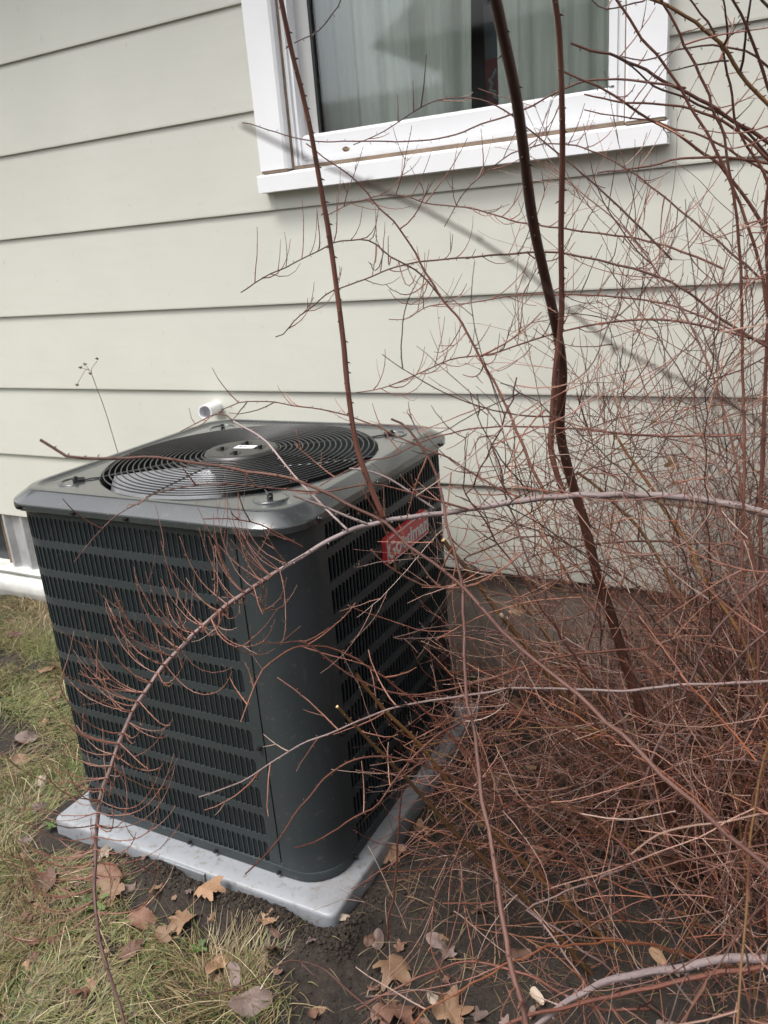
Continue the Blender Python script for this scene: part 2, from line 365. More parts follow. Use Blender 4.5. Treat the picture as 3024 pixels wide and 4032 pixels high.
m = MB(); m.add([(-4.5, D-.62, 3.2), (3.7, D-.62, 3.2), (3.7, D+4, 5.0), (-4.5, D+4, 5.0), (-4.5, D-.62, 3.23), (3.7, D-.62, 3.23), (3.7, D+4, 5.03), (-4.5, D+4, 5.03)], [(0,3,2,1),(4,5,6,7),(0,1,5,4),(1,2,6,5),(2,3,7,6),(3,0,4,7)]); hb(m, 'roof', MS['roofing'])
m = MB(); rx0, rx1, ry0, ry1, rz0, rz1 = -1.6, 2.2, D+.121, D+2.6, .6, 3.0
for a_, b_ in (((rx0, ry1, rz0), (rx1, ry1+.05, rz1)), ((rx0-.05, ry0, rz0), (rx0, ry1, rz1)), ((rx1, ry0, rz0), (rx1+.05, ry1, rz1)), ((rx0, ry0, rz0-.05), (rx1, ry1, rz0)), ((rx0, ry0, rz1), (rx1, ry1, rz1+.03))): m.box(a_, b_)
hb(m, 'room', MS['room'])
# main window
m = MB()
m.extrude_z([(WL, D-.028), (WL+.080, D-.028), (WL+.087, D-.022), (WL+.087, D+.026), (WL, D+.026)], WB+.013, WT)
m.extrude_z([(WR, D-.028), (WR-.080, D-.028), (WR-.087, D-.022), (WR-.087, D+.026), (WR, D+.026)], WB+.013, WT)
m.box((WL+.0875, D-.028, WT-.087), (WR-.0875, D+.026, WT))
win = hb(m, 'window', MS['whitewood'])
CL, CR = WL+.087, WR-.087
def wb(mb, name, mat, **kw): return mb.build(name, mat, win, **kw)
m = MB(); m.extrude_x([(D-.040, WB-.043), (D-.041, WB-.002), (D-.038, WB+.001), (D-.004, WB+.008), (D+.026, WB+.012), (D+.026, WB-.043)], WL-.007, WR+.007); wb(m, 'sill', MS['whitewood'])
m = MB(); m.box((CL-.002, D+.0, WB+.012), (CL+.007, D+.02, WT-.088)); m.box((CR-.007, D+.0, WB+.012), (CR+.002, D+.02, WT-.088)); m.box((CL+.007, D+.0, WB+.009), (CR-.007, D+.02, WB+.018)); m.box((WL+.002, D-.026, WB+.006), (WL+.085, D+.0, WB+.0135)); m.box((WR-.085, D-.026, WB+.006), (WR-.002, D+.0, WB+.0135)); wb(m, 'caulk_joint', MS['caulk'])
m = MB(); SB = WB+.038
for sx, x in ((1, CL+.007), (-1, CR-.007)):
    for wd, y, st in ((.010, D+.002, 0), (.007, D+.010, .0102), (.006, D+.005, .0174)):
        xa, xb = x+sx*st, x+sx*(st+wd); m.box((min(xa, xb), y, WB+.0185), (max(xa, xb), D+.06, WT-.1))
m.extrude_x([(D+.002, WB+.0185), (D+.000, WB+.030), (D+.010, WB+.034), (D+.010, SB), (D+.06, SB), (D+.06, WB+.0185)], CL+.031, CR-.031); m.box((CL+.03, D+.004, WT-.13), (CR-.03, D+.06, WT-.09)); wb(m, 'frame', MS['white'])
FL, FR = CL+.0305, CR-.0305
m = MB(); m.extrude_x([(D+.012, SB+.0005), (D+.010, SB+.048), (D+.022, SB+.056), (D+.034, SB+.058), (D+.055, SB+.058), (D+.055, SB+.0005)], FL, FR-.0)
m.box((FR-.014, D+.012, SB+.0583), (FR, D+.055, WT-.132)); wb(m, 'sash', MS['white'])
GLL = -.074
m = MB(); m.box((FL, D+.040, SB+.0583), (GLL-.006, D+.055, WT-.132)); wb(m, 'stile', MS['greyvinyl'])
m = MB(); m.box((GLL-.006, D+.036, SB+.0583), (GLL+.002, D+.055, WT-.132)); wb(m, 'weather_strip', MS['dark'])
m = MB(); m.box((GLL+.002, D+.044, SB+.0583), (FR-.0145, D+.049, WT-.132)); wb(m, 'pane', MS['glass'])
# basement window left of the unit
bw = empty('basement_window', (0, 0, 0), house); bw.matrix_parent_inverse = Matrix.Translation(-Vector(house.location))
m = MB(); m.extrude_z([(-1.765, D+.03), (-1.745, D+.004), (-1.73, D+.002), (-1.712, D+.022), (-1.655, D+.022), (-1.646, D+.006), (-1.628, D+.004), (-1.612, D+.022), (-1.37, D+.022), (-1.37, D+.06), (-1.765, D+.06)], .176, ZS-.001); m.build('jamb', MS['galv'], bw)
m = MB(); m.box((-1.80, D+.032, .176), (-1.766, D+.07, ZS-.001)); m.build('frame', plain('brown_wood', (.14, .095, .06), .8, 0, 60, .4), bw)
m = MB(); m.box((-1.95, D+.06, .176), (-1.80, D+.065, ZS-.001)); m.build('pane', MS['farwindow'], bw)
m = MB(); pr = [(D+.06, .02), (D-.010, .02), (D-.018, .045)]
for t in np.linspace(-.4, 1.35, 9): pr.append((D-.004-.030*math.cos(t), .092+.046*math.sin(t)))
pr += [(D+.006, .150), (D-.012, .152), (D-.016, .162), (D-.008, .1755), (D+.06, .1755)]
m.extrude_x(pr, -2.6, -1.30); m.build('ledge', MS['ledge'], bw, smooth=True, angle=35)
# curtains behind the glass, with a gap
def curtain(x0, x1, slope0, slope1, lab):
    f = Fast(); nu, nv = 90, 8; U = np.linspace(0, 1, nu); Vv = np.linspace(0, 1, nv); uu, vv = np.meshgrid(U, Vv)
    z = 1.40+vv*1.2; xx = (x0+slope0*vv)+((x1+slope1*vv)-(x0+slope0*vv))*uu; L = (x1-x0)
    yy = D+.17+.016*np.sin(uu*L*55)+.010*np.sin(uu*L*121+1.3+vv)+.004*np.sin(uu*L*260)
    b = (np.arange(nv-1)[:, None]*nu+np.arange(nu-1)[None, :]).ravel()
    f.raw(np.stack([xx, yy, z], -1), np.stack([b, b+1, b+nu+1, b+nu], -1)); o = f.build('curtain', MS['cloth']); md = o.modifiers.new('thickness', 'SOLIDIFY'); md.thickness = .001
    tag(o, lab, 'curtain', None); return o
curtain(-.19, .302, -.02, .045, 'sheer grey-green curtain on the left half of the window')
curtain(.388, 1.1, .0, .0, 'sheer grey-green curtain on the right half of the window behind bare stems')
# narrow banner seen in the gap
po = empty('banner', (.36, D+.32, 1.3)); tag(po, 'narrow banner with blue, grey, red and orange fields in the curtain gap', 'banner')
def pb(name, mat, x0, x1, z0, z1, y=D+.32):
    m = MB(); m.box((x0, y, z0), (x1, y+.006, z1)); o = m.build(name, mat, po); o.matrix_parent_inverse = Matrix.Translation(-Vector(po.location)); return o
bx0, bx1 = .303, .40
pb('blue_field', MS['blue'], bx0, bx1, 1.93, 2.25); pb('grey_field', MS['posgrey'], bx0, bx1, 1.80, 1.9295); pb('red_field', MS['posred'], bx0, bx1, 1.672, 1.7995); pb('orange_field', MS['posorange'], bx0, bx1, 1.50, 1.6715)
m = MB(); m.tube([(.337, D+.316, 1.772), (.325, D+.316, 1.752), (.317, D+.316, 1.748), (.323, D+.316, 1.735), (.317, D+.316, 1.722), (.331, D+.316, 1.716), (.330, D+.316, 1.703), (.338, D+.316, 1.696)], .0055, 6); o = m.build('emblem', MS['poswhite'], po); o.matrix_parent_inverse = Matrix.Translation(-Vector(po.location))
# white vent pipe
vp = at_y(446, 889, D-.075); pe = empty('vent_pipe', tuple(vp)); tag(pe, 'short white plastic vent pipe elbow sticking out of the wall behind the unit', 'pipe')
PX = np.array([.26, -.96, .02]); P = [-PX*.10, -PX*.05, np.zeros(3)]
m = MB(); m.loops([*tube_rings(np.array(P), .0205, 28)], True); m.build('tube', MS['pvc'], pe, smooth=True)
m = MB(); rr = [tube_rings(np.array([-PX*.028, PX*.012]), r_, 28) for r_ in (.0230, .0192)]
m.loops([rr[0][0], rr[0][1], rr[1][1]], True); m.build('collar', MS['pvc'], pe, smooth=True, angle=40)
m = MB(); m.loops([rr[1][1], rr[1][0]], True, False, True); m.build('bore', MS['pvcin'], pe, smooth=True, angle=40)

#@@AC
# ================================================================ pad
H = AH
def rsq(a, r, z, n=192, cx=0, cy=0, b=None):
    b = a if b is None else b; out = []
    for i in range(n):
        t = 2*math.pi*(i+.5)/n; c, s = math.cos(t), math.sin(t)
        k = min(a/abs(c) if abs(c) > 1e-9 else 1e9, b/abs(s) if abs(s) > 1e-9 else 1e9); x, y = k*c, k*s
        ex, ey = a-r, b-r
        if abs(x) > ex and abs(y) > ey:
            qx, qy = math.copysign(ex, x), math.copysign(ey, y); bq = c*qx+s*qy; dd = bq*bq-(qx*qx+qy*qy)+r*r; k = bq+math.sqrt(max(dd, 0)); x, y = k*c, k*s
        out.append((x+cx, y+cy, z))
    return out
def circ(r, z, n=192): return [(r*math.cos(2*math.pi*(i+.5)/n), r*math.sin(2*math.pi*(i+.5)/n), z) for i in range(n)]
pad = empty('equipment_pad', (0, 0, 0)); tag(pad, 'pale grey composite pad half sunk in the soil under the unit', 'pad')
m = MB(); A, B = .394, .413; c = (.011, -.011)
m.loops([rsq(A+.010, .022, -.06, 384, *c, B+.010), rsq(A+.006, .02, .050, 384, *c, B+.006), rsq(A+.004, .018, .071, 384, *c, B+.004), rsq(A+.0025, .017, .0765, 384, *c, B+.0025), rsq(A-.002, .015, .0797, 384, *c, B-.002), rsq(A-.03, .012, .0800, 384, *c, B-.03)], True, False, True)
m.build('slab', MS['pad'], pad, smooth=True, angle=50)
m = MB(); m.box((-.030, -.4325, .052), (.085, -.415, .0775)); bevel(m.build('raised_strip', MS['pad'], pad), .0015)

# ================================================================ air conditioner
ac = empty('air_conditioner', (0, 0, .08)); tag(ac, 'dark grey outdoor air conditioner with louvered sides and round top fan grille', 'air conditioner')
def pa(o, name=None):
    o.matrix_parent_inverse = Matrix.Translation((0, 0, -.08)) if o.parent is ac else o.matrix_parent_inverse; return o
def ab(m, name, mat, parent=None, **kw): return pa(m.build(name, mat, parent or ac, **kw))
RC, XS, YS = .09, .2476, .2785
def path(h, rc, side):             # side A: front seam -> left -> back ; side B: right seam -> back
    pts = []
    def arc(cx, cy, a0, a1, n=26): 
        for t in np.linspace(a0, a1, n): pts.append((cx+rc*math.cos(t), cy+rc*math.sin(t)))
    e = h-rc
    if side == 'A':
        pts.append((XS, -h)); arc(-e, -e, -math.pi/2, -math.pi); pts.append((-h, e-.0))
    elif side == 'B':
        pts.append((h, -YS)); arc(e, e, 0, math.pi/2); arc(-e, e, math.pi/2, math.pi); pts.append((-h, e-.0))
    else:
        pts.append((XS, -h)); arc(e, -e, -math.pi/2, 0); pts.append((h, -YS))
    P = np.array(pts); keep = [0]
    for i in range(1, len(P)):
        if np.linalg.norm(P[i]-P[keep[-1]]) > 1e-5: keep.append(i)
    P = P[keep]; L = np.concatenate([[0], np.cumsum(np.linalg.norm(np.diff(P, axis=0), axis=1))]); return P, L
ZPB, ZLB = .104, .866
def louver_panel(side):
    P, L = path(H, RC, side); sgn = 1.
    def pos(s, off):                # off > 0 is outwards
        x = np.interp(s, L, P[:, 0]); y = np.interp(s, L, P[:, 1])
        s0, s1 = np.maximum(s-.004, 0), np.minimum(s+.004, L[-1])
        tx = np.interp(s1, L, P[:, 0])-np.interp(s0, L, P[:, 0]); ty = np.interp(s1, L, P[:, 1])-np.interp(s0, L, P[:, 1]); l = np.hypot(tx, ty)
        nx_, ny_ = ty/l, -tx/l
        k = np.sign(nx_*x+ny_*y); return x+nx_*k*off, y+ny_*k*off
    f = Fast(); pit = .0140; rowp = .069; m0 = .0267 if side == 'A' else .030
    ncol = int((L[-1]-m0-.02)/pit); ztop = .7935+.0605
    def grid(S_, Z_, off):
        x, y = pos(np.asarray(S_), np.asarray(off) if np.ndim(off) else np.full(np.shape(S_), off)); return np.stack([x, y, np.broadcast_to(Z_, x.shape)], -1)
    def strip(s0, s1, z0, z1, n):
        s = np.linspace(s0, s1, n); V = np.concatenate([grid(s, z0, 0.), grid(s, z1, 0.)]); i = np.arange(n-1); f.raw(V, np.stack([i, i+1, n+i+1, n+i], -1))
    send = m0+ncol*pit
    zbot = ztop-11*rowp
    strip(0, L[-1], ztop, ZLB+.005, 160); strip(0, L[-1], ZPB, zbot, 160); strip(0, m0, zbot, ztop, 4); strip(send, L[-1], zbot, ztop, 8)
    mir = -1 if side == 'A' else 1     # which way the slot leans, as seen from outside
    for r_ in range(11):
        zt = ztop-r_*rowp; zb = zt-rowp
        for c_ in range(ncol):
            s0 = m0+c_*pit; s1 = s0+pit
            a, b = s0+.0010, s1-.0014
            if mir < 0: a, b = s0+.0014, s1-.0010
            hb_, ht = zb+.0075, zb+.0605
            w_ = b-a
            # hole outline, local u 0..1 (u=1 is the right side seen from outside)
            o = [(0, 0), (0, .25), (0, .6), (0, .88), (.06, .985), (.30, 1.), (.62, .975), (.88, .91), (1, .80), (1, .5), (1, .14), (.93, .03), (.7, 0), (.35, 0)]
            q = [(0, 0), (0, .25), (0, .6), (0, .9), (0, 1), (.3, 1), (.6, 1), (1, 1), (1, .8), (1, .5), (1, .14), (1, 0), (.7, 0), (.35, 0)]
            o = np.array(o); q = np.array(q)
            uo = o[:, 0] if mir > 0 else 1-o[:, 0]; uq = q[:, 0] if mir > 0 else 1-q[:, 0]
            so_ = a+uo*w_; zo = hb_+o[:, 1]*(ht-hb_); sq = s0+uq*pit; zq = zb+q[:, 1]*rowp
            n = len(o); V = np.concatenate([grid(sq, zq, 0.), grid(so_, zo, 0.), grid(so_, zo, -.0035)])
            i = np.arange(n); j = (i+1) % n
            f.raw(V, np.concatenate([np.stack([i, j, n+j, n+i], -1), np.stack([n+i, n+j, 2*n+j, 2*n+i], -1)]))
            # fin: springs from the left edge, bows inwards to the right
            sa = a if mir > 0 else b; dr = 1 if mir > 0 else -1
            zz = np.array([hb_-.001, ht+.0015]); prof = [(0, -.0032), (.30, -.0048), (.65, -.0085), (1.02, -.0150)]
            V = np.concatenate([grid(np.full(2, sa+dr*k_*w_), zz, off) for k_, off in prof]); 
            f.raw(V, [(2*k, 2*k+1, 2*k+3, 2*k+2) for k in range(3)])
    return pa(f.build('louver_panel', MS['body'], ac, smooth=False))
louver_panel('A'); louver_panel('B')
P, L = path(H+.0012, RC, 'C'); m = MB(); g0 = .0042
s_ = np.linspace(g0, L[-1]-.0018, 44); px = np.interp(s_, L, P[:, 0]); py = np.interp(s_, L, P[:, 1])
lo = [(x, y) for x, y in zip(px, py)]; inn = [(x*.985, y*.985) for x, y in lo]
m.loops([[(x, y, ZPB) for x, y in inn], [(x, y, ZPB) for x, y in lo], [(x, y, ZLB+.004) for x, y in lo]], False); ab(m, 'corner_panel', MS['body'], smooth=True, angle=50)
# coil behind the louvers, cylinder-like dark core
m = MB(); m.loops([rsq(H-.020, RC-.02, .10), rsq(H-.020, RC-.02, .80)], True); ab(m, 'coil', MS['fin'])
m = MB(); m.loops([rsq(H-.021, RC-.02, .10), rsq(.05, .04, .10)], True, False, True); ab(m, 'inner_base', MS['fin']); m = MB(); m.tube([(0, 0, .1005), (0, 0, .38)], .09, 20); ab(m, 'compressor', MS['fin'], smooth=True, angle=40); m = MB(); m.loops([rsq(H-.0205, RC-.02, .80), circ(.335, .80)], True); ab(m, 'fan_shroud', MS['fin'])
# bottom pan
m = MB(); m.loops([rsq(H-.004, RC-.004, .0802), rsq(H+.0035, RC, .083), rsq(H+.0042, RC, .099), rsq(H+.0022, RC, .1035), rsq(H-.001, RC-.002, .1040)], True); ab(m, 'base_pan', MS['body'], smooth=True, angle=50)
# lid
m = MB(); LH = H+.0135
Ls = [rsq(LH-.008, .085, .8660), rsq(LH-.001, .088, .8610), rsq(LH+.001, .09, .8630), rsq(LH+.0010, .09, .8745), rsq(LH+.0002, .0895, .8770), rsq(LH-.0015, .089, .8790), rsq(LH-.0285, .072, .8978), rsq(LH-.0305, .0705, .8990), rsq(LH-.0330, .07, .8998), rsq(LH-.043, .068, .9000), rsq(LH-.049, .066, .8955), rsq(LH-.053, .066, .8940)]
Ls += [circ(.3225, .8938), circ(.3195, .8925), circ(.3180, .8890), circ(.3180, .815)]
m.loops(Ls, True); ab(m, 'top_cover', MS['lid'], smooth=True, angle=16)
# raised crescents near the four grille clips
for sx in (1, -1):
    for sy in (1, -1):
        m = MB(); a0 = math.atan2(sy, sx); c0 = np.array([sx*.262, sy*.262, .8936])
        P_ = [c0+np.array([.034*math.cos(a0+t), .034*math.sin(a0+t), 0]) for t in np.linspace(-2.2, 2.2, 22)]
        rr_ = [.0005+.0035*math.sin(math.pi*i/21) for i in range(22)]; m.tube(P_, rr_, 8); ab(m, 'clip_boss', MS['lid'], smooth=True)
def hexhead(m, p, d, r, l):
    p = np.array(p, float); d = np.array(d, float); d /= np.linalg.norm(d)
    m.loops([*tube_rings(np.array([p-d*.002, p+d*l*.35]), r*1.35, 12)], True, True, True); m.loops([*tube_rings(np.array([p+d*l*.3, p+d*l]), r, 6)], True, True, True)
# grille rings
ROUT, RIN, NR = .3175, .092, 18
def domez(r): return .8990+.010*(1-(r/ROUT)**2)
for k in range(NR):
    r_ = RIN+(ROUT-.006-RIN)*k/(NR-1); m = MB(); n = 112; z_ = domez(r_)
    ang = np.arange(6)*2*math.pi/6
    L_ = [[((r_+.0017*math.cos(a_))*math.cos(2*math.pi*i/n), (r_+.0017*math.cos(a_))*math.sin(2*math.pi*i/n), z_+.0017*math.sin(a_)) for a_ in ang] for i in range(n)]
    L_.append(L_[0]); m.loops(L_, True); ab(m, 'grille_ring', MS['wire'], smooth=True)
for k in range(8):
    a_ = math.pi/4*k+math.pi/4; c_, s_ = math.cos(a_), math.sin(a_); diag = k % 2 == 0
    m = MB(); rend = .372 if diag else ROUT; rr_ = np.linspace(.085, ROUT+.004, 12)
    P_ = [np.array([r_*c_, r_*s_, domez(r_)-.0032]) for r_ in rr_]
    if diag: P_ += [np.array([.335*c_, .335*s_, .8965]), np.array([rend*c_, rend*s_, .8955])]
    m.tube(P_, .0019, 6); o = ab(m, 'grille_strap', MS['wire'], smooth=True)
    if diag:
        m = MB(); t = np.array([c_, s_, 0]); m.tube([t*.352+np.array([0, 0, .897]), t*.372+np.array([0, 0, .8975]), t*.377+np.array([0, 0, .896])], [.005, .0055, .004], 8); hexhead(m, t*.370+np.array([0, 0, .9]), (0, 0, 1), .0042, .006); b = m.build('clip', MS['screw'], o, smooth=False)
# motor plate with four dips, bolts and sticker
hc = [(.046*math.cos(t), .046*math.sin(t)) for t in (.35, .35+math.pi/2, .35+math.pi, .35+1.5*math.pi)]
f = Fast(); nr, na = 30, 96; rr_ = np.linspace(0.0005, .0885, nr); aa = np.arange(na)*2*math.pi/na; rg, ag = np.meshgrid(rr_, aa, indexing='ij'); xg, yg = rg*np.cos(ag), rg*np.sin(ag)
zg = .9150 - .010*np.clip((rg-.078)/.0105, 0, 1)**2
for (hx, hy) in hc: zg = zg-.007*np.clip(1.6-np.hypot(xg-hx, yg-hy)/.0105, 0, 1)
b = (np.arange(nr-1)[:, None]*na+np.arange(na)[None, :]); bn = (np.arange(nr-1)[:, None]*na+(np.arange(na)[None, :]+1) % na)
f.raw(np.stack([xg, yg, zg], -1), np.stack([b.ravel(), b.ravel()+na, bn.ravel()+na, bn.ravel()], -1))
mp_ = pa(f.build('motor_plate', MS['plate'], ac)); md = mp_.modifiers.new('thickness', 'SOLIDIFY'); md.thickness = .0015; md.offset = -1
for hx, hy in hc:
    m = MB(); hexhead(m, (hx, hy, .909), (0, 0, 1), .0055, .012); m.build('bolt', MS['screw'], mp_)
st = MB(); st.box((-.026, -.013, .9152), (.026, .013, .9156)); so_ = st.build('sticker', MS['sticker'], mp_); so_.rotation_euler = (0, 0, R(8)); so_.location = (.004, .012, 0)
m = MB()
for xa, xb, ya, yb in ((-.018, -.013, -.003, .006), (-.012, -.007, -.004, .005), (-.0055, -.002, -.002, .006), (-.001, .003, -.005, .003)): m.box((xa, ya, .9156), (xb, yb, .9159))
o = m.build('sticker_print', MS['ink'], mp_); o.rotation_euler = so_.rotation_euler; o.location = so_.location
# fan
m = MB(); m.tube([(0, 0, .80), (0, 0, .87)], .050, 24); m.tube([(0, 0, .87), (0, 0, .905)], .078, 24); ab(m, 'fan_motor', MS['wire'], smooth=True, angle=40)
for k, a_ in enumerate((0., R(180))):
    f = Fast(); nu, nv = 14, 10; U, Vv = np.meshgrid(np.linspace(0, 1, nu), np.linspace(0, 1, nv))
    rr_ = .05+.255*U; lo_ = R(190)+R(18)*U; hi_ = R(250)+R(4)*U; th = a_+lo_+(hi_-lo_)*Vv; z_ = .825-.095*(Vv-.5)+.006*np.sin(Vv*3.1)
    bb = (np.arange(nv-1)[:, None]*nu+np.arange(nu-1)[None, :]).ravel(); f.raw(np.stack([rr_*np.cos(th), rr_*np.sin(th), z_], -1), np.stack([bb, bb+1, bb+nu+1, bb+nu], -1))
    o = pa(f.build('fan_blade', MS['alu'], ac)); md = o.modifiers.new('thickness', 'SOLIDIFY'); md.thickness = .0018
# screws on lid skirt, seam and base
def scr(p, d): m = MB(); hexhead(m, p, d, .0038, .0075); ab(m, 'screw', MS['screw'])
for x in (-.305, -.145, .0, .243): scr((x, -LH-.0008, .8705), (0, -1, 0))
for y in (-.285, -.05, .28): scr((LH+.0008, y, .8705), (1, 0, 0))
for x in (-.25, .0, .075, .244): scr((x, -H-.0042, .091), (0, -1, 0))
for y in (-.272, .1): scr((H+.0042, y, .091), (1, 0, 0))
scr((.237, -H-.0002, .395), (0, -1, 0)); scr((H, -.267, .395), (1, 0, 0))
# badge on the right face
def rrect(w_, h_, r_, n=6):
    out = []
    for cx, cy, a0 in ((w_/2-r_, h_/2-r_, 0), (-w_/2+r_, h_/2-r_, 90), (-w_/2+r_, -h_/2+r_, 180), (w_/2-r_, -h_/2+r_, 270)):
        for t in np.linspace(0, 90, n): out.append((cx+r_*math.cos(R(a0+t)), cy+r_*math.sin(R(a0+t))))
    return out
BY, BZ, BW, BH, BX = .080, .7045, .218, .062, H+.001
def onface(l, d): return [(BX+d, BY+x, BZ+y) for x, y in l]
m = MB(); m.loops([onface(rrect(BW, BH, .010), -.002), onface(rrect(BW, BH, .010), .009), onface(rrect(BW-.003, BH-.003, .009), .0105)], True, True, True)
bd = ab(m, 'badge', MS['red'])
m = MB(); m.loops([onface(rrect(BW-.004, BH-.004, .0085), .0102), onface(rrect(BW-.004, BH-.004, .0085), .0116), onface(rrect(BW-.0085, BH-.0085, .0065), .0116), onface(rrect(BW-.0085, BH-.0085, .0065), .0102)], True); m.build('border', MS['silver'], bd)
tc = bpy.data.curves.new('lettering', 'FONT'); tc.body = 'Goodman'; tc.size = .052; tc.align_x = 'CENTER'; tc.align_y = 'CENTER'; tc.extrude = .0008; tc.offset = .0011; tc.space_character = 1.02
to = bpy.data.objects.new('lettering', tc); COL.objects.link(to); to.parent = bd; tc.materials.append(MS['silver'])
to.rotation_euler = (R(90), 0, R(90)); to.location = (BX+.0113, BY, BZ-.080); to.location.z = BZ-.003
bpy.context.view_layer.update(); dg = bpy.context.evaluated_depsgraph_get(); lm = bpy.data.meshes.new_from_object(to.evaluated_get(dg)); lm.materials.clear(); lm.materials.append(MS['silver'])
lo = bpy.data.objects.new('lettering', lm); COL.objects.link(lo); lo.parent = bd; lo.rotation_euler = to.rotation_euler; lo.location = to.location; bpy.data.objects.remove(to)
# badge and its children share the unit's frame
#@@BUSH
# ================================================================ neighbours seen in the glass
nh = empty('neighbour_house', (0, 0, 0)); tag(nh, 'neighbour house with overhanging eave reflected in the window pane', 'house')
def nb(m, name, mat): return m.build(name, mat, nh)
m = MB(); m.box((-2.9, -13, 0), (7, -7.0, 3.5)); nb(m, 'wall', MS['farwall'])
m = MB(); m.add([(-3.5, -13.5, 3.45), (7.5, -13.5, 3.45), (7.5, -6.4, 3.45), (-3.5, -6.4, 3.45), (-3.5, -10, 5.4), (7.5, -10, 5.4)], [(0,1,2,3),(0,3,4),(1,5,2),(3,2,5,4),(0,4,5,1)]); nb(m, 'roof', MS['roofing'])
for x in (-1.5, 1.2, 4.0):
    m = MB(); m.box((x, -7.02, 1.3), (x+1.1, -6.98, 2.6)); nb(m, 'window', MS['farwindow'])
ng = empty('garage', (0, 0, 0)); tag(ng, 'long low garage behind the viewer, reflected as a dark band in the pane', 'garage')
m = MB(); m.box((-26, -17, 0), (-3.6, -13, 3.3)); m.build('wall', MS['farwall'], ng)
m = MB(); m.add([(-26.4, -17.4, 3.3), (-3.4, -17.4, 3.3), (-3.4, -12.6, 3.3), (-26.4, -12.6, 3.3), (-26.4, -15, 4.5), (-3.4, -15, 4.5)], [(0,1,2,3),(0,3,4),(1,5,2),(3,2,5,4),(0,4,5,1)]); m.build('roof', MS['roofing'], ng)

# ================================================================ shrub
shrub = empty('shrub', (1.05, -.10, .03)); tag(shrub, 'large bare shrub of tangled red-brown stems and twigs leaning over the unit', 'shrub')
SP = Matrix.Translation(-Vector(shrub.location))
def cat(P, n):                       # Catmull-Rom through the points, resampled to n
    P = np.asarray(P, float); Q = np.vstack([2*P[0]-P[1], P, 2*P[-1]-P[-2]]); out = []
    for i in range(1, len(Q)-2):
        t = np.linspace(0, 1, 16, endpoint=False)[:, None]; a, b, c, d = Q[i-1], Q[i], Q[i+1], Q[i+2]
        out.append(.5*(2*b+(c-a)*t+(2*a-5*b+4*c-d)*t*t+(-a+3*b-3*c+d)*t**3))
    out = np.vstack(out+[P[-1:]]); L = np.concatenate([[0], np.cumsum(np.linalg.norm(np.diff(out, axis=0), axis=1))])
    s = np.linspace(0, L[-1], n); return np.stack([np.interp(s, L, out[:, k]) for k in range(3)], -1), L[-1]
def blocked(p, mg=.012):
    x, y, z = p
    if abs(x) < H+.016+mg and abs(y) < H+.016+mg and z < .915+mg: return True
    if y > D-.02: return True
    return z < .10 and z < float(gz(x, y))+.004
UPV = np.array([0, 0, 1.])
TW = []                              # twigs: (points, radii, parent branch or None, size in view)
def grow(p, d, L, r_, curl, par, depth=0, zig=.22, curlv=UPV, xmin=-9):
    if xmin > .4 and p[0] < .66 and p[2] > .50 and rng.random() < .35: return
    n = max(4, int(L/.016)); st_ = L/n; d = d/np.linalg.norm(d); pts = [p]; b = rng.normal(size=3); b -= d*(b@d); b /= np.linalg.norm(b); sg = 1; bv = rng.normal(size=3); bv -= d*(bv@d); bv *= rng.uniform(1.5, 6.5)/np.linalg.norm(bv)*.8
    for i in range(n):
        d = d+curlv*curl*st_*(1+1.5*i/n)+bv*st_+b*sg*zig*.3+rng.normal(size=3)*.05; sg = -sg; d /= np.linalg.norm(d)
        q = pts[-1]+d*st_
        if blocked(q) or q[0] < xmin: 
            d = d*np.array([.3, -.4, .5])+np.array([.3, -.3, .3]); d /= np.linalg.norm(d); q = pts[-1]+d*st_
            if blocked(q) or q[0] < xmin: break
        pts.append(q)
    if len(pts) < 3: return
    P = np.array(pts); rad = np.linspace(r_, r_*.5, len(P)); dist = np.linalg.norm(P[len(P)//2]-CAM)
    if dist < .34: return
    TW.append((P, rad, par, L/dist))
    if depth > 0:
        for i in range(2, len(P)-1):
            if rng.random() < .15:
                t = P[i]-P[i-1]; t /= np.linalg.norm(t); s = rng.normal(size=3); s -= t*(s@t); s /= np.linalg.norm(s)+1e-9
                grow(P[i], t*.75+s*.75+UPV*.15, L*rng.uniform(.25, .6), r_*.72, curl, par, depth-1, zig, curlv, xmin)
def buds(f, P, rad, every=1, l=.0042):
    for i in range(1, len(P)-1, every):
        t = P[i+1]-P[i]; t /= np.linalg.norm(t)+1e-9; s = rng.normal(size=3); s -= t*(s@t); s /= np.linalg.norm(s)+1e-9
        f.bud(P[i]+s*rad[i]*.6, t*.6+s, l*rng.uniform(.7, 1.3)+rad[i]*.5, max(.0007, min(rad[i]*.6, .0017)))
BR = []
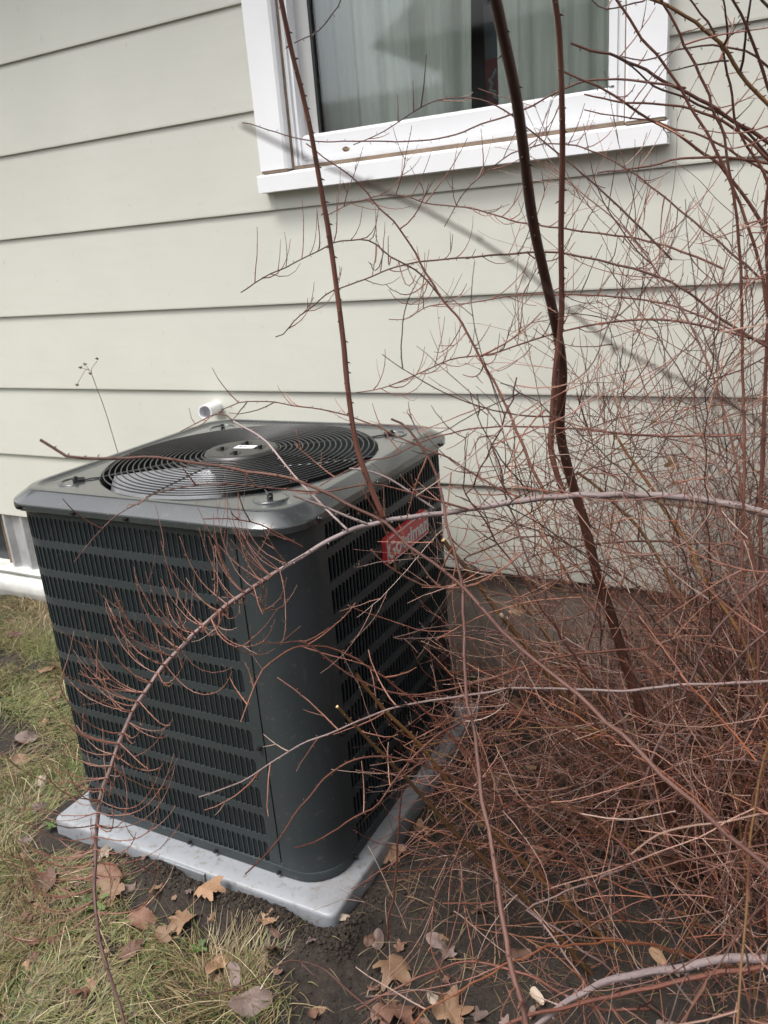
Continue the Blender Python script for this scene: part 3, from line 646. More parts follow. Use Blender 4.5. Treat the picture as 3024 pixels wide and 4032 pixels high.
def cane(P, L, ra, rb, mat, zig=.0015, bud=True, name='branch', sides=8, label=None, cutend=False):
    n = len(P); P = P.copy()
    sp = L/n; kk = max(1, round(.032/sp)); b_ = rng.normal(size=3); T0 = P[-1]-P[0]; b_ -= T0*(b_@T0)/(T0@T0); b_ /= np.linalg.norm(b_)+1e-9
    ph = np.abs(((np.arange(n)/kk) % 2)-1)-.5; wob = np.convolve(rng.normal(size=n+8), np.ones(9)/9, 'valid')[:n]
    off = b_[None]*(ph[:, None]*zig*3.2+wob[:, None]*zig*6); off[0] = 0; off[-1] = 0; P = P+off
    rad = np.linspace(ra, rb, n)*(1+.025*np.convolve(rng.normal(size=n+4), np.ones(5)/2.2, 'valid')); rad = np.clip(rad, .0005, 1)
    f = Fast(); f.tube(P, rad, sides, tip=not cutend)
    if bud:
        step = max(1, int(.028/(L/n)))
        buds(f, P, rad, step, .0055)
    o = f.build(name, mat, shrub); o.matrix_parent_inverse = SP
    if label: o['label'] = label
    BR.append(o)
    if cutend:
        m = MB(); T_ = P[0]-P[1]; T_ /= np.linalg.norm(T_); m.tube([P[0]-T_*.002, P[0]+T_*.0015], rad[0]*.98, 8); c = m.build('cut_end', MS['cut'], o)
    return o, P, rad
def trace(pts, d0, d1, w0, w1, mat, tw=0, tl=(.05, .12), curl=4., side=None, depth=0, ground_end=False, label=None, cutend=False, zig=.0005, tr=(.0011, .0018), xmin=-9, up_=.35, prange=(0, 1)):
    """a stem seen through photograph points; d0,d1 its distances; w0,w1 widths in photo-grid px"""
    pts = np.array(pts, float); s = np.concatenate([[0], np.cumsum(np.linalg.norm(np.diff(pts, axis=0), axis=1))]); s /= s[-1]
    if ground_end:
        ge = at_z(pts[-1][0], pts[-1][1], gz(*at_z(*pts[-1], .03)[:2])-.01); d1 = np.linalg.norm(ge-CAM)
    W = np.array([at(x, y, d0+(d1-d0)*t) for (x, y), t in zip(pts, s)])
    _, L = cat(W, 10); n = max(8, int(L/.016)); P, L = cat(W, n)
    ra, rb = w0*.73*K/F*d0/2, w1*.73*K/F*d1/2
    o, P, rad = cane(P, L, ra, rb, mat, zig, True, 'branch', 10 if max(w0, w1) > 12 else 6, label, cutend)
    for i in [i for i in range(2, n-1) for _ in range(1+int(tw*L/n))]:
        if prange[0] <= i/n <= prange[1] and rng.random() < min(.95, tw*L/n):
            t = P[i]-P[i-1]; t /= np.linalg.norm(t)
            if side is None: v = rng.normal(size=3)
            else: v = np.array(side(i/n), float)+rng.normal(size=3)*.45
            v -= t*(v@t); v /= np.linalg.norm(v)+1e-9
            sgn = 1 if rng.random() < .5 else -1
            grow(P[i], v*.8+t*sgn_t(o, sgn)*.55+UPV*up_, rng.uniform(*tl), rng.uniform(*tr), curl, o, depth, .2, UPV, xmin)
    return o, P
def sgn_t(o, s): return TDIR
TDIR = 1
bm_ = MS['bark_mauve']; bd_, br_, bp_, bo_ = MS['bark_dark'], MS['bark_red'], MS['bark_pale'], MS['bark_olive']
def zz(X, Y=None): return X
# --- tall stems
trace([(1040,-90),(1065,-20),(1090,90),(1120,240),(1150,470),(1180,610),(1200,700),(1215,800),(1210,930),(1235,1040),(1260,1120),(1290,1240),(1320,1330),(1350,1430),(1370,1490),(1400,1590),(1430,1700),(1465,1830),(1500,1985)], 1.12, 1.9, 31, 27, bd_, 0, ground_end=True, label='thick dark red stem rising past the right of the window', zig=.0003)
trace([(1194,-60),(1197,-20),(1210,100),(1215,300),(1212,500),(1213,680),(1200,800),(1193,900),(1190,970),(1208,1040),(1216,1062)], 1.28, 1.42, 15, 17, br_, 1, label='upright red-brown stem springing from the pale arching branch', zig=.0003)
trace([(598,-50),(605,-10),(630,110),(660,230),(680,330),(692,400),(710,500),(727,620),(742,740),(750,830),(762,920),(775,980),(800,1050),(828,1116)], 1.36, 1.35, 12, 17, bd_, 0, label='slender dark stem crossing the window at its left', zig=.0003)
# --- the pale arching branch
trace([(2150,1900),(2080,1560),(1960,1290),(1850,1190),(1760,1150),(1680,1115),(1560,1085),(1440,1072),(1300,1070),(1200,1074),(1080,1088),(960,1108),(830,1128),(740,1152),(650,1202),(600,1234)], 1.60, 1.335, 27, 13, bp_, 0, label='long pale arching branch above the badge')
trace([(600,1234),(560,1262),(500,1302),(440,1352),(380,1412),(330,1472),(290,1532),(260,1602),(235,1672),(215,1742),(208,1820),(205,1900),(212,2000),(228,2080),(250,2140),(268,2215),(285,2290)], 1.335, 1.30, 14.5, 7, MS['bark_mauve'], 0, label='drooping end of the arching branch hanging down across the front louvers')
PD = np.array(BR[-1].data.vertices[0].co)
def left(t): return (-.8, -.1, .1)
TDIR = .5
trace([(660,1196),(600,1234),(560,1262),(500,1302),(440,1352),(380,1412),(330,1472),(290,1532),(260,1602),(235,1672),(215,1742),(208,1820),(205,1900),(212,2000)], 1.325, 1.31, 3, 2, br_, 200, (.07, .18), 9., lambda t: (-.85, -.3, -.2) if rng.random() < .7 else (.9, .2, .1), 1, up_=-.05, xmin=-.6, tr=(.0008, .0012))
TDIR = 1
# --- foreground stems, out of focus
trace([(522,270),(560,293),(600,320),(720,390),(840,440),(960,490),(1060,545),(1150,610),(1230,690),(1310,745),(1400,795),(1480,820),(1560,870),(1659,930),(1760,990)], .22, .29, 8, 9, br_, 0, label='blurred stem crossing close to the viewer')
trace([(87,950),(149,987),(250,990),(320,987),(400,994),(509,1012),(603,1028),(657,1041),(766,1096),(839,1134),(894,1187),(987,1255),(1042,1318),(1109,1392),(1198,1461),(1311,1562),(1348,1591),(1440,1688),(1659,1876),(1760,1965),(2000,2190),(2250,2480)], .95, .58, 8, 17, br_, 0, label='long foreground stem slanting from the lid to the lower right')
trace([(845,905),(875,921),(912,968),(934,1008),(952,1056),(963,1114),(981,1187),(999,1260),(1003,1371),(1006,1500),(1026,1591),(1037,1698),(1061,1816),(1085,1967),(1101,2074),(1139,2212),(1150,2290),(1175,2480),(1205,2750)], 1.25, .97, 7, 18, br_, 6, (.05, .13), 2., None, 1, label='upright foreground stem in front of the far edge of the unit')
# --- horizontal and diagonal stems
trace([(2080,1900),(2020,1640),(1900,1490),(1760,1462),(1659,1471),(1540,1478),(1461,1480),(1392,1489),(1340,1493),(1230,1489),(1109,1487),(1042,1498),(874,1524),(791,1551),(732,1577),(699,1590),(652,1607),(593,1643),(527,1686),(494,1700),(430,1722)], 1.30, 1.30, 11, 4, MS['bark_pink'], 20, (.05, .14), 2., None, 1, zig=.0002)
trace([(958,1167),(1025,1251),(1071,1314),(1141,1404),(1240,1530),(1350,1680),(1450,1840),(1510,1960)], 1.55, 1.9, 13, 17, bo_, 5, (.06, .16), 2., None, 1, ground_end=True, cutend=True, label='cut olive-brown stem with a pale end beside the unit')
trace([(729,1527),(775,1577),(841,1643),(907,1713),(983,1799),(1039,1852),(1112,1919),(1213,2031),(1284,2112)], 1.36, 1.7, 9, 13, bo_, 6, (.05, .14), 2., None, 1, ground_end=True, cutend=True)
trace([(770,1455),(788,1481),(841,1544),(904,1604),(957,1673),(1023,1752),(1069,1800),(1155,1886),(1251,1978),(1348,2063)], 1.36, 1.7, 10, 13, bo_, 6, (.05, .14), 2., None, 1, ground_end=True)
trace([(1247,1020),(1295,1056),(1336,1097),(1380,1141),(1417,1198),(1445,1247),(1470,1291),(1518,1364),(1560,1480),(1590,1620),(1600,1800),(1590,1960)], 1.85, 1.95, 8, 15, bo_, 7, (.06, .18), 2., None, 1, ground_end=True)
trace([(1330,940),(1360,987),(1401,1044),(1429,1089),(1461,1137),(1490,1178),(1514,1239),(1550,1295),(1595,1360),(1640,1480),(1660,1640)], 1.7, 1.75, 8, 13, bo_, 7, (.06, .18), 2., None, 1)
trace([(1060,960),(1081,1008),(1093,1077),(1113,1125),(1129,1182),(1149,1230),(1170,1283),(1194,1336),(1218,1384),(1247,1421),(1287,1453),(1340,1540),(1400,1700),(1450,1850)], 1.45, 1.75, 5, 10, bm_, 8, (.05, .15), 2., None, 1)
trace([(1659,1230),(1631,1263),(1595,1307),(1566,1336),(1526,1392),(1500,1450),(1460,1540),(1420,1610),(1380,1720),(1330,1850)], 1.35, 1.6, 7, 9, bm_, 8, (.05, .15), 2., None, 1)
trace([(1700,1330),(1659,1364),(1619,1397),(1571,1453),(1546,1494),(1514,1546),(1480,1620),(1450,1760)], 1.35, 1.6, 7, 9, bm_, 8, (.05, .15), 2., None, 1)
trace([(1190,1186),(1271,1176),(1392,1168),(1489,1174),(1554,1174),(1595,1182),(1700,1225)], 1.7, 1.5, 5, 8, br_, 10, (.05, .15), 2., None, 1)
trace([(871,1700),(864,1799),(854,1921),(841,1977),(838,2030)], 1.45, 1.6, 5, 7, br_, 8, (.04, .10), 1., None, 0)
trace([(530,1888),(560,1861),(603,1812),(639,1756),(672,1716),(706,1676),(758,1643),(818,1633),(900,1650),(1000,1690),(1120,1760),(1250,1880),(1350,1990)], 1.28, 1.65, 4, 9, br_, 6, (.04, .10), 3., None, 0)
trace([(636,1832),(679,1819),(725,1792),(758,1766),(798,1749),(821,1729),(880,1650),(960,1580),(1060,1540),(1200,1560),(1350,1650)], 1.33, 1.6, 4, 8, br_, 16, (.05, .10), 8., None, 0)
trace([(520,1560),(555,1470),(575,1440),(640,1400),(720,1402),(800,1440),(900,1520),(1000,1620),(1100,1760),(1200,1930)], 1.30, 1.7, 4, 9, br_, 14, (.05, .13), 2., None, 0)
trace([(560,1385),(600,1390),(660,1388),(730,1440),(800,1480),(900,1500),(1050,1470),(1200,1420),(1400,1400)], 1.3, 1.5, 4, 8, br_, 14, (.05, .13), 2., None, 0)
# --- roots / low stems at the bottom
trace([(1760,2066),(1659,2069),(1563,2069),(1493,2085),(1386,2101),(1305,2123),(1225,2166),(1165,2212),(1120,2260)], 1.50, 1.42, 26, 13, MS['bark_grey'], 3, (.04, .1), 2., None, 0, label='thick grey low branch at the lower right')
trace([(1760,2072),(1659,2084),(1520,2105),(1413,2133),(1305,2158),(1225,2177),(1144,2193),(1091,2215),(1040,2250)], 1.49, 1.40, 14, 8, MS['bark_red'], 3, (.04, .1), 2., None, 0, label='red low branch running beside the thick grey one')
trace([(407,2151),(463,2147),(532,2126),(579,2098),(625,2075),(671,2082),(704,2096),(741,2131),(768,2154),(830,2205),(900,2260)], 1.55, 1.35, 3, 7, br_, 8, (.03, .08), 1., None, 0)
trace([(768,2182),(849,2139),(929,2101),(1010,2077),(1069,2085),(1144,2107),(1213,2144),(1300,2180),(1400,2180)], 1.45, 1.5, 5, 8, br_, 8, (.03, .08), 1., None, 0)
# --- fan of canes at the upper right (zoom coordinates of that corner)
def zc(l): return [((2300+.4364*x)/K, .4364*y/K) for x, y in l]
for l, w0, w1, m_, dd in (
  ([(250,-60),(290,0),(400,150),(520,350),(640,470),(760,640),(870,790),(930,920),(1020,1060),(1130,1230),(1230,1440),(1300,1600),(1420,1900),(1600,2500),(1700,3400),(1760,4400)], 7, 11, br_, 1.55),
  ([(660,-70),(690,0),(760,120),(860,300),(900,420),(990,560),(1040,680),(1130,860),(1160,1000),(1240,1150),(1280,1340),(1320,1600),(1380,2000),(1420,2600),(1430,3300),(1440,4400),(1400,5800)], 7, 10, br_, 1.45),
  ([(540,-30),(620,0),(750,50),(880,140),(1000,200),(1100,290),(1250,420),(1330,540),(1450,730),(1560,840),(1659,940),(1800,1100)], 8, 11, bo_, 1.5),
  ([(-120,390),(0,430),(130,470),(280,500),(500,600),(650,690),(760,750),(900,820),(1060,900),(1160,960),(1250,1020),(1400,1120),(1530,1190),(1659,1270),(1800,1370)], 6, 11, bd_, 1.6),
  ([(-200,640),(0,730),(110,770),(330,900),(480,1010),(650,1110),(800,1180),(950,1290),(1080,1390),(1200,1460),(1300,1590),(1500,1850),(1700,2200)], 5, 10, bd_, 1.6),
  ([(1300,-70),(1340,0),(1440,180),(1520,380),(1590,570),(1659,780),(1750,1050)], 6, 9, br_, 1.4),
  ([(280,510),(420,580),(520,670),(610,760),(760,820),(900,870),(1060,950),(1200,1010),(1340,1090),(1500,1220),(1659,1410),(1800,1600)], 4, 8, bd_, 1.65),
  ([(1240,-60),(1250,0),(1270,150),(1275,340),(1260,410)], 4, 6, br_, 1.45), ([(1510,-50),(1500,0),(1460,200),(1460,350),(1440,520),(1410,640)], 5, 7, bd_, 1.45),
  ([(930,-40),(1000,60),(1060,150),(1140,230),(1190,360),(1240,470),(1280,640),(1320,800),(1350,1000),(1380,1120),(1450,1280),(1550,1420),(1640,1600),(1750,1900)], 5, 9, bd_, 1.55),
  ([(70,0),(150,70),(310,75),(420,40),(540,10),(600,-40)], 3, 4, bd_, 1.5), ([(340,510),(450,540),(580,545),(700,500),(830,455),(1000,425),(1130,410),(1280,430),(1440,460),(1560,530),(1700,640)], 3, 6, bd_, 1.5),
  ([(780,640),(900,610),(1060,575),(1300,550)], 3, 5, bd_, 1.5), ([(1560,-40),(1659,50),(1760,120)], 6, 8, bd_, 1.4),
  ([(0,990),(100,1010),(320,1050),(600,1090),(830,1160),(1000,1200),(1200,1280),(1400,1400),(1659,1560)], 3, 7, br_, 1.7),
  ([(0,850),(280,905),(480,925),(700,935),(900,965),(1100,1030),(1300,1130),(1500,1290),(1700,1480)], 4, 8, bd_, 1.6),
  ([(120,1560),(350,1530),(600,1495),(800,1440),(1000,1425),(1200,1430),(1400,1445),(1659,1475)], 4, 7, bd_, 1.55),
  ([(1680,1500),(1659,1700),(1640,1900),(1650,2300),(1660,2800),(1640,3300),(1610,4200),(1590,5200),(1560,6400)], 9, 11, bd_, 1.5), ([(1700,800),(1690,1100),(1680,1500),(1720,2400),(1760,3600)], 6, 8, bd_, 1.5)):
    trace(zc(l), dd, dd+.06, w0, w1, m_, 7, (.04, .13), 2., None, 1)
# --- branches over the window and wall
trace([(523,265),(540,268),(660,303),(790,304),(876,305),(940,300),(985,290),(1040,268),(1108,246),(1150,228),(1180,211),(1222,190),(1270,174),(1340,171),(1420,180),(1480,190)], 1.72, 1.6, 2.6, 6, bd_, 0)
trace([(763,313),(827,285),(909,232),(956,214),(1010,211),(1053,220),(1100,245),(1166,299),(1240,360),(1330,440),(1450,560)], 1.75, 1.6, 2.5, 6, br_, 8, (.04, .1), 4., None, 0)
trace([(636,93),(690,63),(731,12),(745,-30)], 1.5, 1.4, 3, 3, bd_, 3, (.04, .06), 6., None, 0)
trace([(661,310),(714,351),(768,390),(809,440),(851,482),(880,520),(920,590),(960,650),(1000,700),(1040,780),(1080,850),(1120,940),(1160,1030),(1190,1075)], 1.52, 1.42, 3.5, 9, br_, 24, (.06, .16), 4., None, 1)
trace([(520,632),(533,624),(560,605),(640,565),(700,535),(740,520),(800,522),(850,560),(900,585),(950,640)], 1.62, 1.52, 3, 5, br_, 44, (.05, .11), 17., lambda t: (-.9, -.2, -.1), 0, up_=-.15, tr=(.0009, .0013))
trace([(595,728),(612,722),(638,691),(671,665),(708,634),(741,620),(768,611),(820,590),(880,570),(950,560),(1100,548),(1200,545),(1300,565),(1400,590),(1480,625),(1560,690),(1659,750)], 1.65, 1.5, 3, 8, br_, 38, (.05, .13), 13., None, 1, up_=.1, tr=(.0009, .0014))
trace([(770,848),(810,842),(850,830),(920,800),(980,775),(1060,765),(1120,745),(1200,720),(1290,700),(1400,690),(1500,700),(1659,740)], 1.65, 1.55, 3, 7, br_, 38, (.05, .13), 13., None, 1, up_=.1, tr=(.0009, .0014))
trace([(840,690),(880,688),(930,660),(1010,655),(1100,640),(1200,635),(1320,640),(1450,660),(1600,720)], 1.8, 1.6, 2.5, 6, br_, 42, (.06, .15), 5., None, 1, tr=(.0009, .0014))
trace([(700,470),(760,440),(850,420),(930,440),(1020,450),(1120,480),(1260,500),(1400,520),(1560,580)], 1.85, 1.65, 2.5, 6, br_, 36, (.06, .15), 5., None, 1, tr=(.0009, .0014))
trace([(960,490),(1000,420),(1040,380),(1110,330),(1200,310),(1290,330),(1390,390),(1500,480),(1640,600)], 1.8, 1.6, 2.5, 6, br_, 34, (.06, .15), 6., None, 1, tr=(.0009, .0014))
# --- small branches over the lid, joining the pale branch
TDIR = -1
trace([(504,910),(566,946),(603,987),(635,1027),(693,1088),(748,1142)], 1.42, 1.35, 5, 8, bp_, 8, (.05, .1), 5., None, 0, prange=(0, .5))
trace([(390,932),(430,910),(479,893),(504,910)], 1.45, 1.42, 2.5, 4.5, br_, 30, (.04, .08), 7., None, 0, up_=.5, tr=(.0009, .0013))
trace([(479,885),(522,868),(573,866),(657,879),(708,887),(752,899),(803,917),(880,952),(966,987),(1042,1034),(1130,1080)], 1.52, 1.42, 3, 6, br_, 20, (.04, .09), 6., None, 0, up_=.3)
trace([(439,1121),(501,1121),(559,1132),(603,1154),(653,1181)], 1.30, 1.34, 3, 5, br_, 24, (.04, .09), 5., None, 0, up_=.5)
trace([(160,1214),(207,1157),(251,1114),(302,1085),(345,1063),(462,1045),(603,1056),(700,1062),(795,1046),(857,1056),(930,1077),(1010,1100)], 1.35, 1.38, 2.5, 7, br_, 14, (.04, .09), 5., None, 0, up_=.5)
trace([(635,1070),(693,1092),(752,1117),(792,1132)], 1.33, 1.35, 8, 9, bp_, 0)
trace([(755,1012),(803,1019),(846,1037),(886,1063),(937,1098)], 1.38, 1.38, 6, 7, bp_, 14, (.04, .10), 3., None, 0)
trace([(690,1050),(780,1000),(850,985),(900,960),(1000,930),(1100,920),(1250,925),(1400,940),(1600,940)], 1.5, 1.45, 3, 7, br_, 16, (.05, .12), 4., None, 1)
TDIR = 1
# --- the rest of the plant: arching canes from the crown
NB = 0
def arch(bx, by, az, el, L, ra, droop, mat, tw, tl, depth=1):
    global NB
    p = np.array([bx, by, float(gz(bx, by))-.01]); d = np.array([math.cos(az)*math.cos(el), math.sin(az)*math.cos(el), math.sin(el)])
    n = max(10, int(L/.02)); st_ = L/n; pts = [p]; sw = rng.normal(size=3)*.4
    for i in range(n):
        d = d+np.array([0, 0, -droop])*st_+sw*st_+rng.normal(size=3)*.03; d /= np.linalg.norm(d); q = pts[-1]+d*st_
        if i > 2 and (blocked(q, .02) or np.linalg.norm(q-CAM) < .85 or q[0] < .50 or (q[1] < -.40 and q[0] < .80)): 
            d = d*np.array([-.2, .3, .2])+np.array([.35, -.15, .25]); d /= np.linalg.norm(d); q = pts[-1]+d*st_
            if blocked(q, .01) or np.linalg.norm(q-CAM) < .85 or q[0] < .46 or (q[1] < -.42 and q[0] < .74): break
        pts.append(q)
    if len(pts) < 7: return
    P = np.array(pts); L = st_*(len(P)-1)
    o, P, rad = cane(P, L, ra, ra*.3, mat, .0012, True, 'branch', 6); NB += 1
    for i in range(3, len(P)-1):
        if rng.random() < tw*st_:
            t = P[i]-P[i-1]; t /= np.linalg.norm(t); s = rng.normal(size=3); s -= t*(s@t); s /= np.linalg.norm(s)
            grow(P[i], t*.6+s*.8+UPV*.1, rng.uniform(*tl), rng.uniform(.0008, .0014), 1.2, None, depth, .2, UPV, .46)
for k in range(104):
    az = rng.uniform(-math.pi, math.pi); bx = 1.08+rng.normal()*.2; by = .13+rng.normal()*.13
    if blocked((bx, min(by, .5), .3)): continue
    if abs(az+math.pi/2) < .75 and rng.random() < .75: continue
    arch(bx, min(by, .45), az, rng.uniform(.35, 1.3), rng.uniform(.5, 1.25), rng.uniform(.0014, .0036), rng.uniform(.6, 2.2), [br_, br_, bo_, bm_, bd_][rng.integers(5)], 15, (.10, .32), 1)
for k in range(45):                # canes of the second clump, beyond the right edge, leaning into view along the wall
    az = rng.uniform(math.pi*.6, math.pi*1.35); bx = 1.55+rng.normal()*.22; by = .12+rng.normal()*.16
    arch(bx, min(by, .48), az, rng.uniform(.5, 1.35), rng.uniform(.7, 1.5), rng.uniform(.0014, .0034), rng.uniform(.5, 1.6), [br_, br_, bd_, bm_][rng.integers(4)], 15, (.10, .32), 1)
for k in range(80):                # tall canes standing between the crown and the wall
    bx = 1.16+rng.normal()*.22; by = min(.16+rng.normal()*.14, .45); az = rng.uniform(-math.pi, math.pi)
    arch(bx, by, az, rng.uniform(1.0, 1.5), rng.uniform(1.1, 1.9), rng.uniform(.0013, .0032), rng.uniform(.5, 1.3), [br_, br_, bd_, bm_, bo_][rng.integers(5)], 17, (.10, .30), 1)
for k in range(18):                # brighter young canes arching low in front of the crown
    bx = 1.12+rng.normal()*.16; by = -.10+rng.normal()*.12; az = rng.uniform(math.pi*.55, math.pi*1.45)
    arch(bx, by, az, rng.uniform(.5, 1.25), rng.uniform(.5, 1.0), rng.uniform(.0016, .0028), rng.uniform(1.2, 2.8), [MS['bark_orange'], MS['bark_orange'], bm_][rng.integers(3)], 8, (.06, .18), 1)
# low thicket of fine twigs
for k in range(800):
    x = rng.uniform(.50, 1.5); y = rng.uniform(-.48, .50); z = .03+abs(rng.normal())*.22
    if blocked((x, y, z+.02)): continue
    if y < -.22 and rng.random() < .5: continue
    if x < .62 and rng.random() < .7: continue
    if .8 < x < 1.2 and y < -.04 and rng.random() < .5: continue
    d = rng.normal(size=3)*np.array([1, 1, .55]); grow(np.array([x, y, z+.02]), d, rng.uniform(.14, .34), rng.uniform(.0008, .0014), rng.uniform(-1.5, 2.5), None, 1, .2, UPV, .42)
# --- turn the twig list into meshes: the 280 that show largest each as a sub-part, the rest as one mass
own = sorted([k for k in range(len(TW)) if TW[k][2] is not None], key=lambda k: -TW[k][3])[:280]; ownset = set(own)
mass = Fast(); bmass = Fast()
for k, (P, rad, par, sz) in enumerate(TW):
    big = k in ownset; f = Fast() if big else mass
    f.tube(P, rad, 4 if big else 3, True); buds(bmass, P, rad, 1 if big else 3, .0030)
    if big: o = f.build('twig', MS['twig'], par)
mo = mass.build('twig_mass', MS['twig'], shrub); mo.matrix_parent_inverse = SP; mo['kind'] = 'stuff'
bo = bmass.build('bud_mass', MS['bud'], shrub); bo.matrix_parent_inverse = SP; bo['kind'] = 'stuff'
print('branches', len(BR), 'twigs', len(TW), 'arch', NB, 'mass verts', mass.n)

#@@SMALL
# ================================================================ grass
def blades(n, box, lmin, lmax, wd, lie, name, mat, dens, label, hid=None):
    x = rng.uniform(box[0], box[1], n*3); y = rng.uniform(box[2], box[3], n*3)
    keep = (rng.random(n*3) < dens(x, y)) & (padd(x, y) > .004) & (y < D-.03); x, y = x[keep][:n], y[keep][:n]; n = len(x)
    z = gz(x, y)-.003; ang0 = vnoise(x, y, 4, 21)*9+rng.normal(size=n)*.9; L = rng.uniform(lmin, lmax, n); seg = 4
    el0 = np.clip(rng.normal(lie, .35, n), .05, 1.5); bend = rng.uniform(.2, 1.3, n)*np.where(el0 > .5, 1.4, .55); w_ = wd*rng.uniform(.6, 1.4, n)
    px, py, pz = x.copy(), y.copy(), z.copy(); ang = ang0.copy(); el = el0.copy(); rows = []
    twist = rng.normal(size=n)*.35
    for s in range(seg+1):
        ww = w_*(1-(s/seg)**1.5)*.5+.00015; rx, ry = -np.sin(ang), np.cos(ang)
        rows.append(np.stack([np.stack([px-rx*ww, py-ry*ww, pz], -1), np.stack([px+rx*ww, py+ry*ww, pz+ww*.3], -1)], 1))
        st_ = L/seg; px = px+np.cos(ang)*np.cos(el)*st_; py = py+np.sin(ang)*np.cos(el)*st_; pz = np.maximum(pz+np.sin(el)*st_, gz(px, py)+.001+.004*rng.random(n)); el = el-bend/seg*1.6; ang = ang+twist/seg
    V = np.stack(rows, 1)          # n, seg+1, 2, 3
    b = np.arange(n)[:, None]*(2*(seg+1)); k = np.arange(seg)[None, :]*2; q = np.stack([b+k, b+k+1, b+k+3, b+k+2], -1).reshape(-1, 4)
    f = Fast(); f.raw(V.reshape(-1, 3), q); o = f.build(name, mat); tag(o, label, None, None, 'stuff'); return o
box = (-3.3, .75, -1.7, .56)
blades(125000, box, .03, .10, .0015, .18, 'dry_grass', MS['straw'], lambda x, y: np.clip(turf(x, y)*1.0*np.clip(1.8*vnoise(x, y, 5, 31)-.2, .12, 1), 0, 1), 'flattened straw-coloured dead grass on the lawn')
blades(132000, box, .025, .075, .0017, .40, 'green_grass', MS['grass'], lambda x, y: np.clip(turf(x, y)*np.clip(2.6*vnoise(x, y, 4.5, 41)-.40, .12, 1), 0, 1), 'short green and olive grass blades on the lawn')
blades(900, (.42, 1.6, -.7, .5), .03, .10, .0016, .2, 'soil_litter_grass', MS['straw'], lambda x, y: np.full(np.shape(x), .6), 'sparse dry grass scattered on bare soil under the shrub')
blades(3200, box, .08, .17, .0011, .30, 'long_straw', MS['straw_pale'], lambda x, y: turf(x, y)*.8, 'long pale dead grass stalks lying across the lawn')
# soil clods dug up along the pad
ico = bmesh.new(); bmesh.ops.create_icosphere(ico, subdivisions=1, radius=1); iv = np.array([v.co[:] for v in ico.verts]); it = np.array([[v.index for v in f.verts] for f in ico.faces]); ico.free()
f = Fast()
for k in range(6500):
    t = rng.random()
    if t < .52: x = rng.uniform(-.18, .47); y = -.437-abs(rng.normal())*.026
    elif t < .66: x = .418+abs(rng.normal())*.035; y = rng.uniform(-.5, .3)
    else: x = rng.uniform(.3, 1.3); y = rng.uniform(-.75, -.25)
    if padd(x, y) < .012: continue
    s = .0011*math.exp(min(rng.normal()*.5+.55, 1.25))*(1.2 if t < .62 else .9); d = iv*(1+rng.normal(size=(len(iv), 1))*.26)*s*rng.uniform(.7, 1.3, 3); f.raw(d+np.array([x, y, float(gz(x, y))+s*rng.uniform(-.2, .6)]), None, it)
so2 = f.build('soil_clods', MS['soil'], None, smooth=False); tag(so2, 'crumbled dark soil heaped along the front edge of the pad', None, None, 'stuff')
# ================================================================ leaves
def leaf_mesh(kind, seed, mat):
    r_ = np.random.default_rng(seed); n = 40; a_ = np.arange(n)*2*math.pi/n
    if kind == 'maple':
        rad = .50+0*a_
        for c0, h0, w0 in ((0, .55, .42), (1.05, .46, .36), (-1.1, .42, .36), (2.1, .28, .34), (-2.1, .30, .34)):
            dd = np.abs((a_-c0+math.pi) % (2*math.pi)-math.pi); rad += h0*r_.uniform(.75, 1.15)*np.exp(-(dd/w0)**2*1.3)
        rad += .05*np.sin(a_*13+r_.random()*6)+.035*np.sin(a_*19+r_.random()*6); rad *= 1-.35*np.exp(-((np.abs(a_-math.pi))/.25)**2)
    elif kind == 'oak': rad = .62*(1+.0*a_)+.16*np.sin(a_*7+1)+.03*np.sin(17*a_); rad *= 1/np.sqrt(np.cos(a_)**2+(np.sin(a_)*1.55)**2)
    else: rad = .9/np.sqrt(np.cos(a_)**2+(np.sin(a_)*r_.uniform(1.3, 2.2))**2)*(1+.12*np.maximum(np.cos(a_), 0)**6)+.02*np.sin(19*a_)
    f = Fast(); V = []; cx, cy, tw = r_.uniform(-1.2, 1.4), r_.uniform(.5, 1.9)*r_.choice([-1, 1]), r_.uniform(-1., 1.); ph = r_.random()*6
    for q in (0.0, .35, .7, 1.0):
        x = np.cos(a_)*rad*q; y = np.sin(a_)*rad*q; z = .28*cy*y*y+.20*cx*x*x+tw*.35*x*y+.09*np.sin(5*x+ph)*q+.10*np.sin(7*y+2*ph)*q+.025*np.abs(np.sin(a_*4))*q
        V.append(np.stack([x, y, z], -1))
    V = np.stack(V); b = (np.arange(3)[:, None]*n+np.arange(n)[None, :]).ravel(); bn = (np.arange(3)[:, None]*n+(np.arange(n)[None, :]+1) % n).ravel()
    f.raw(V, np.stack([b, bn, bn+n, b+n], -1))
    P = np.array([(-.30, 0, .03), (-.8, .03, .02), (-1.25, .12, .05)]); f.tube(P, .018, 4)
    o = f.build('fallen_leaf', mat); md = o.data; COL.objects.unlink(o); bpy.data.objects.remove(o); md.name = 'fallen_leaf'; return md
LM = {}
for kind in ('maple', 'oak', 'oval'):
    for mk in ('leaf_tan', 'leaf_brown', 'leaf_grey', 'leaf_pale'):
        LM[kind, mk] = [leaf_mesh(kind, 11*i+len(mk)+len(kind), MS[mk]) for i in range(3)]
def put_leaf(p, size, kind, mk, label, group=None, rot=None, var=None, name='fallen_leaf'):
    o = bpy.data.objects.new(name, LM[kind, mk][rng.integers(3) if var is None else var]); COL.objects.link(o)
    o.location = tuple(p); o.scale = (size,)*3; o.rotation_euler = rot or (rng.normal()*.25, rng.normal()*.25, rng.uniform(0, 6.28)); tag(o, label, 'leaf', group); return o
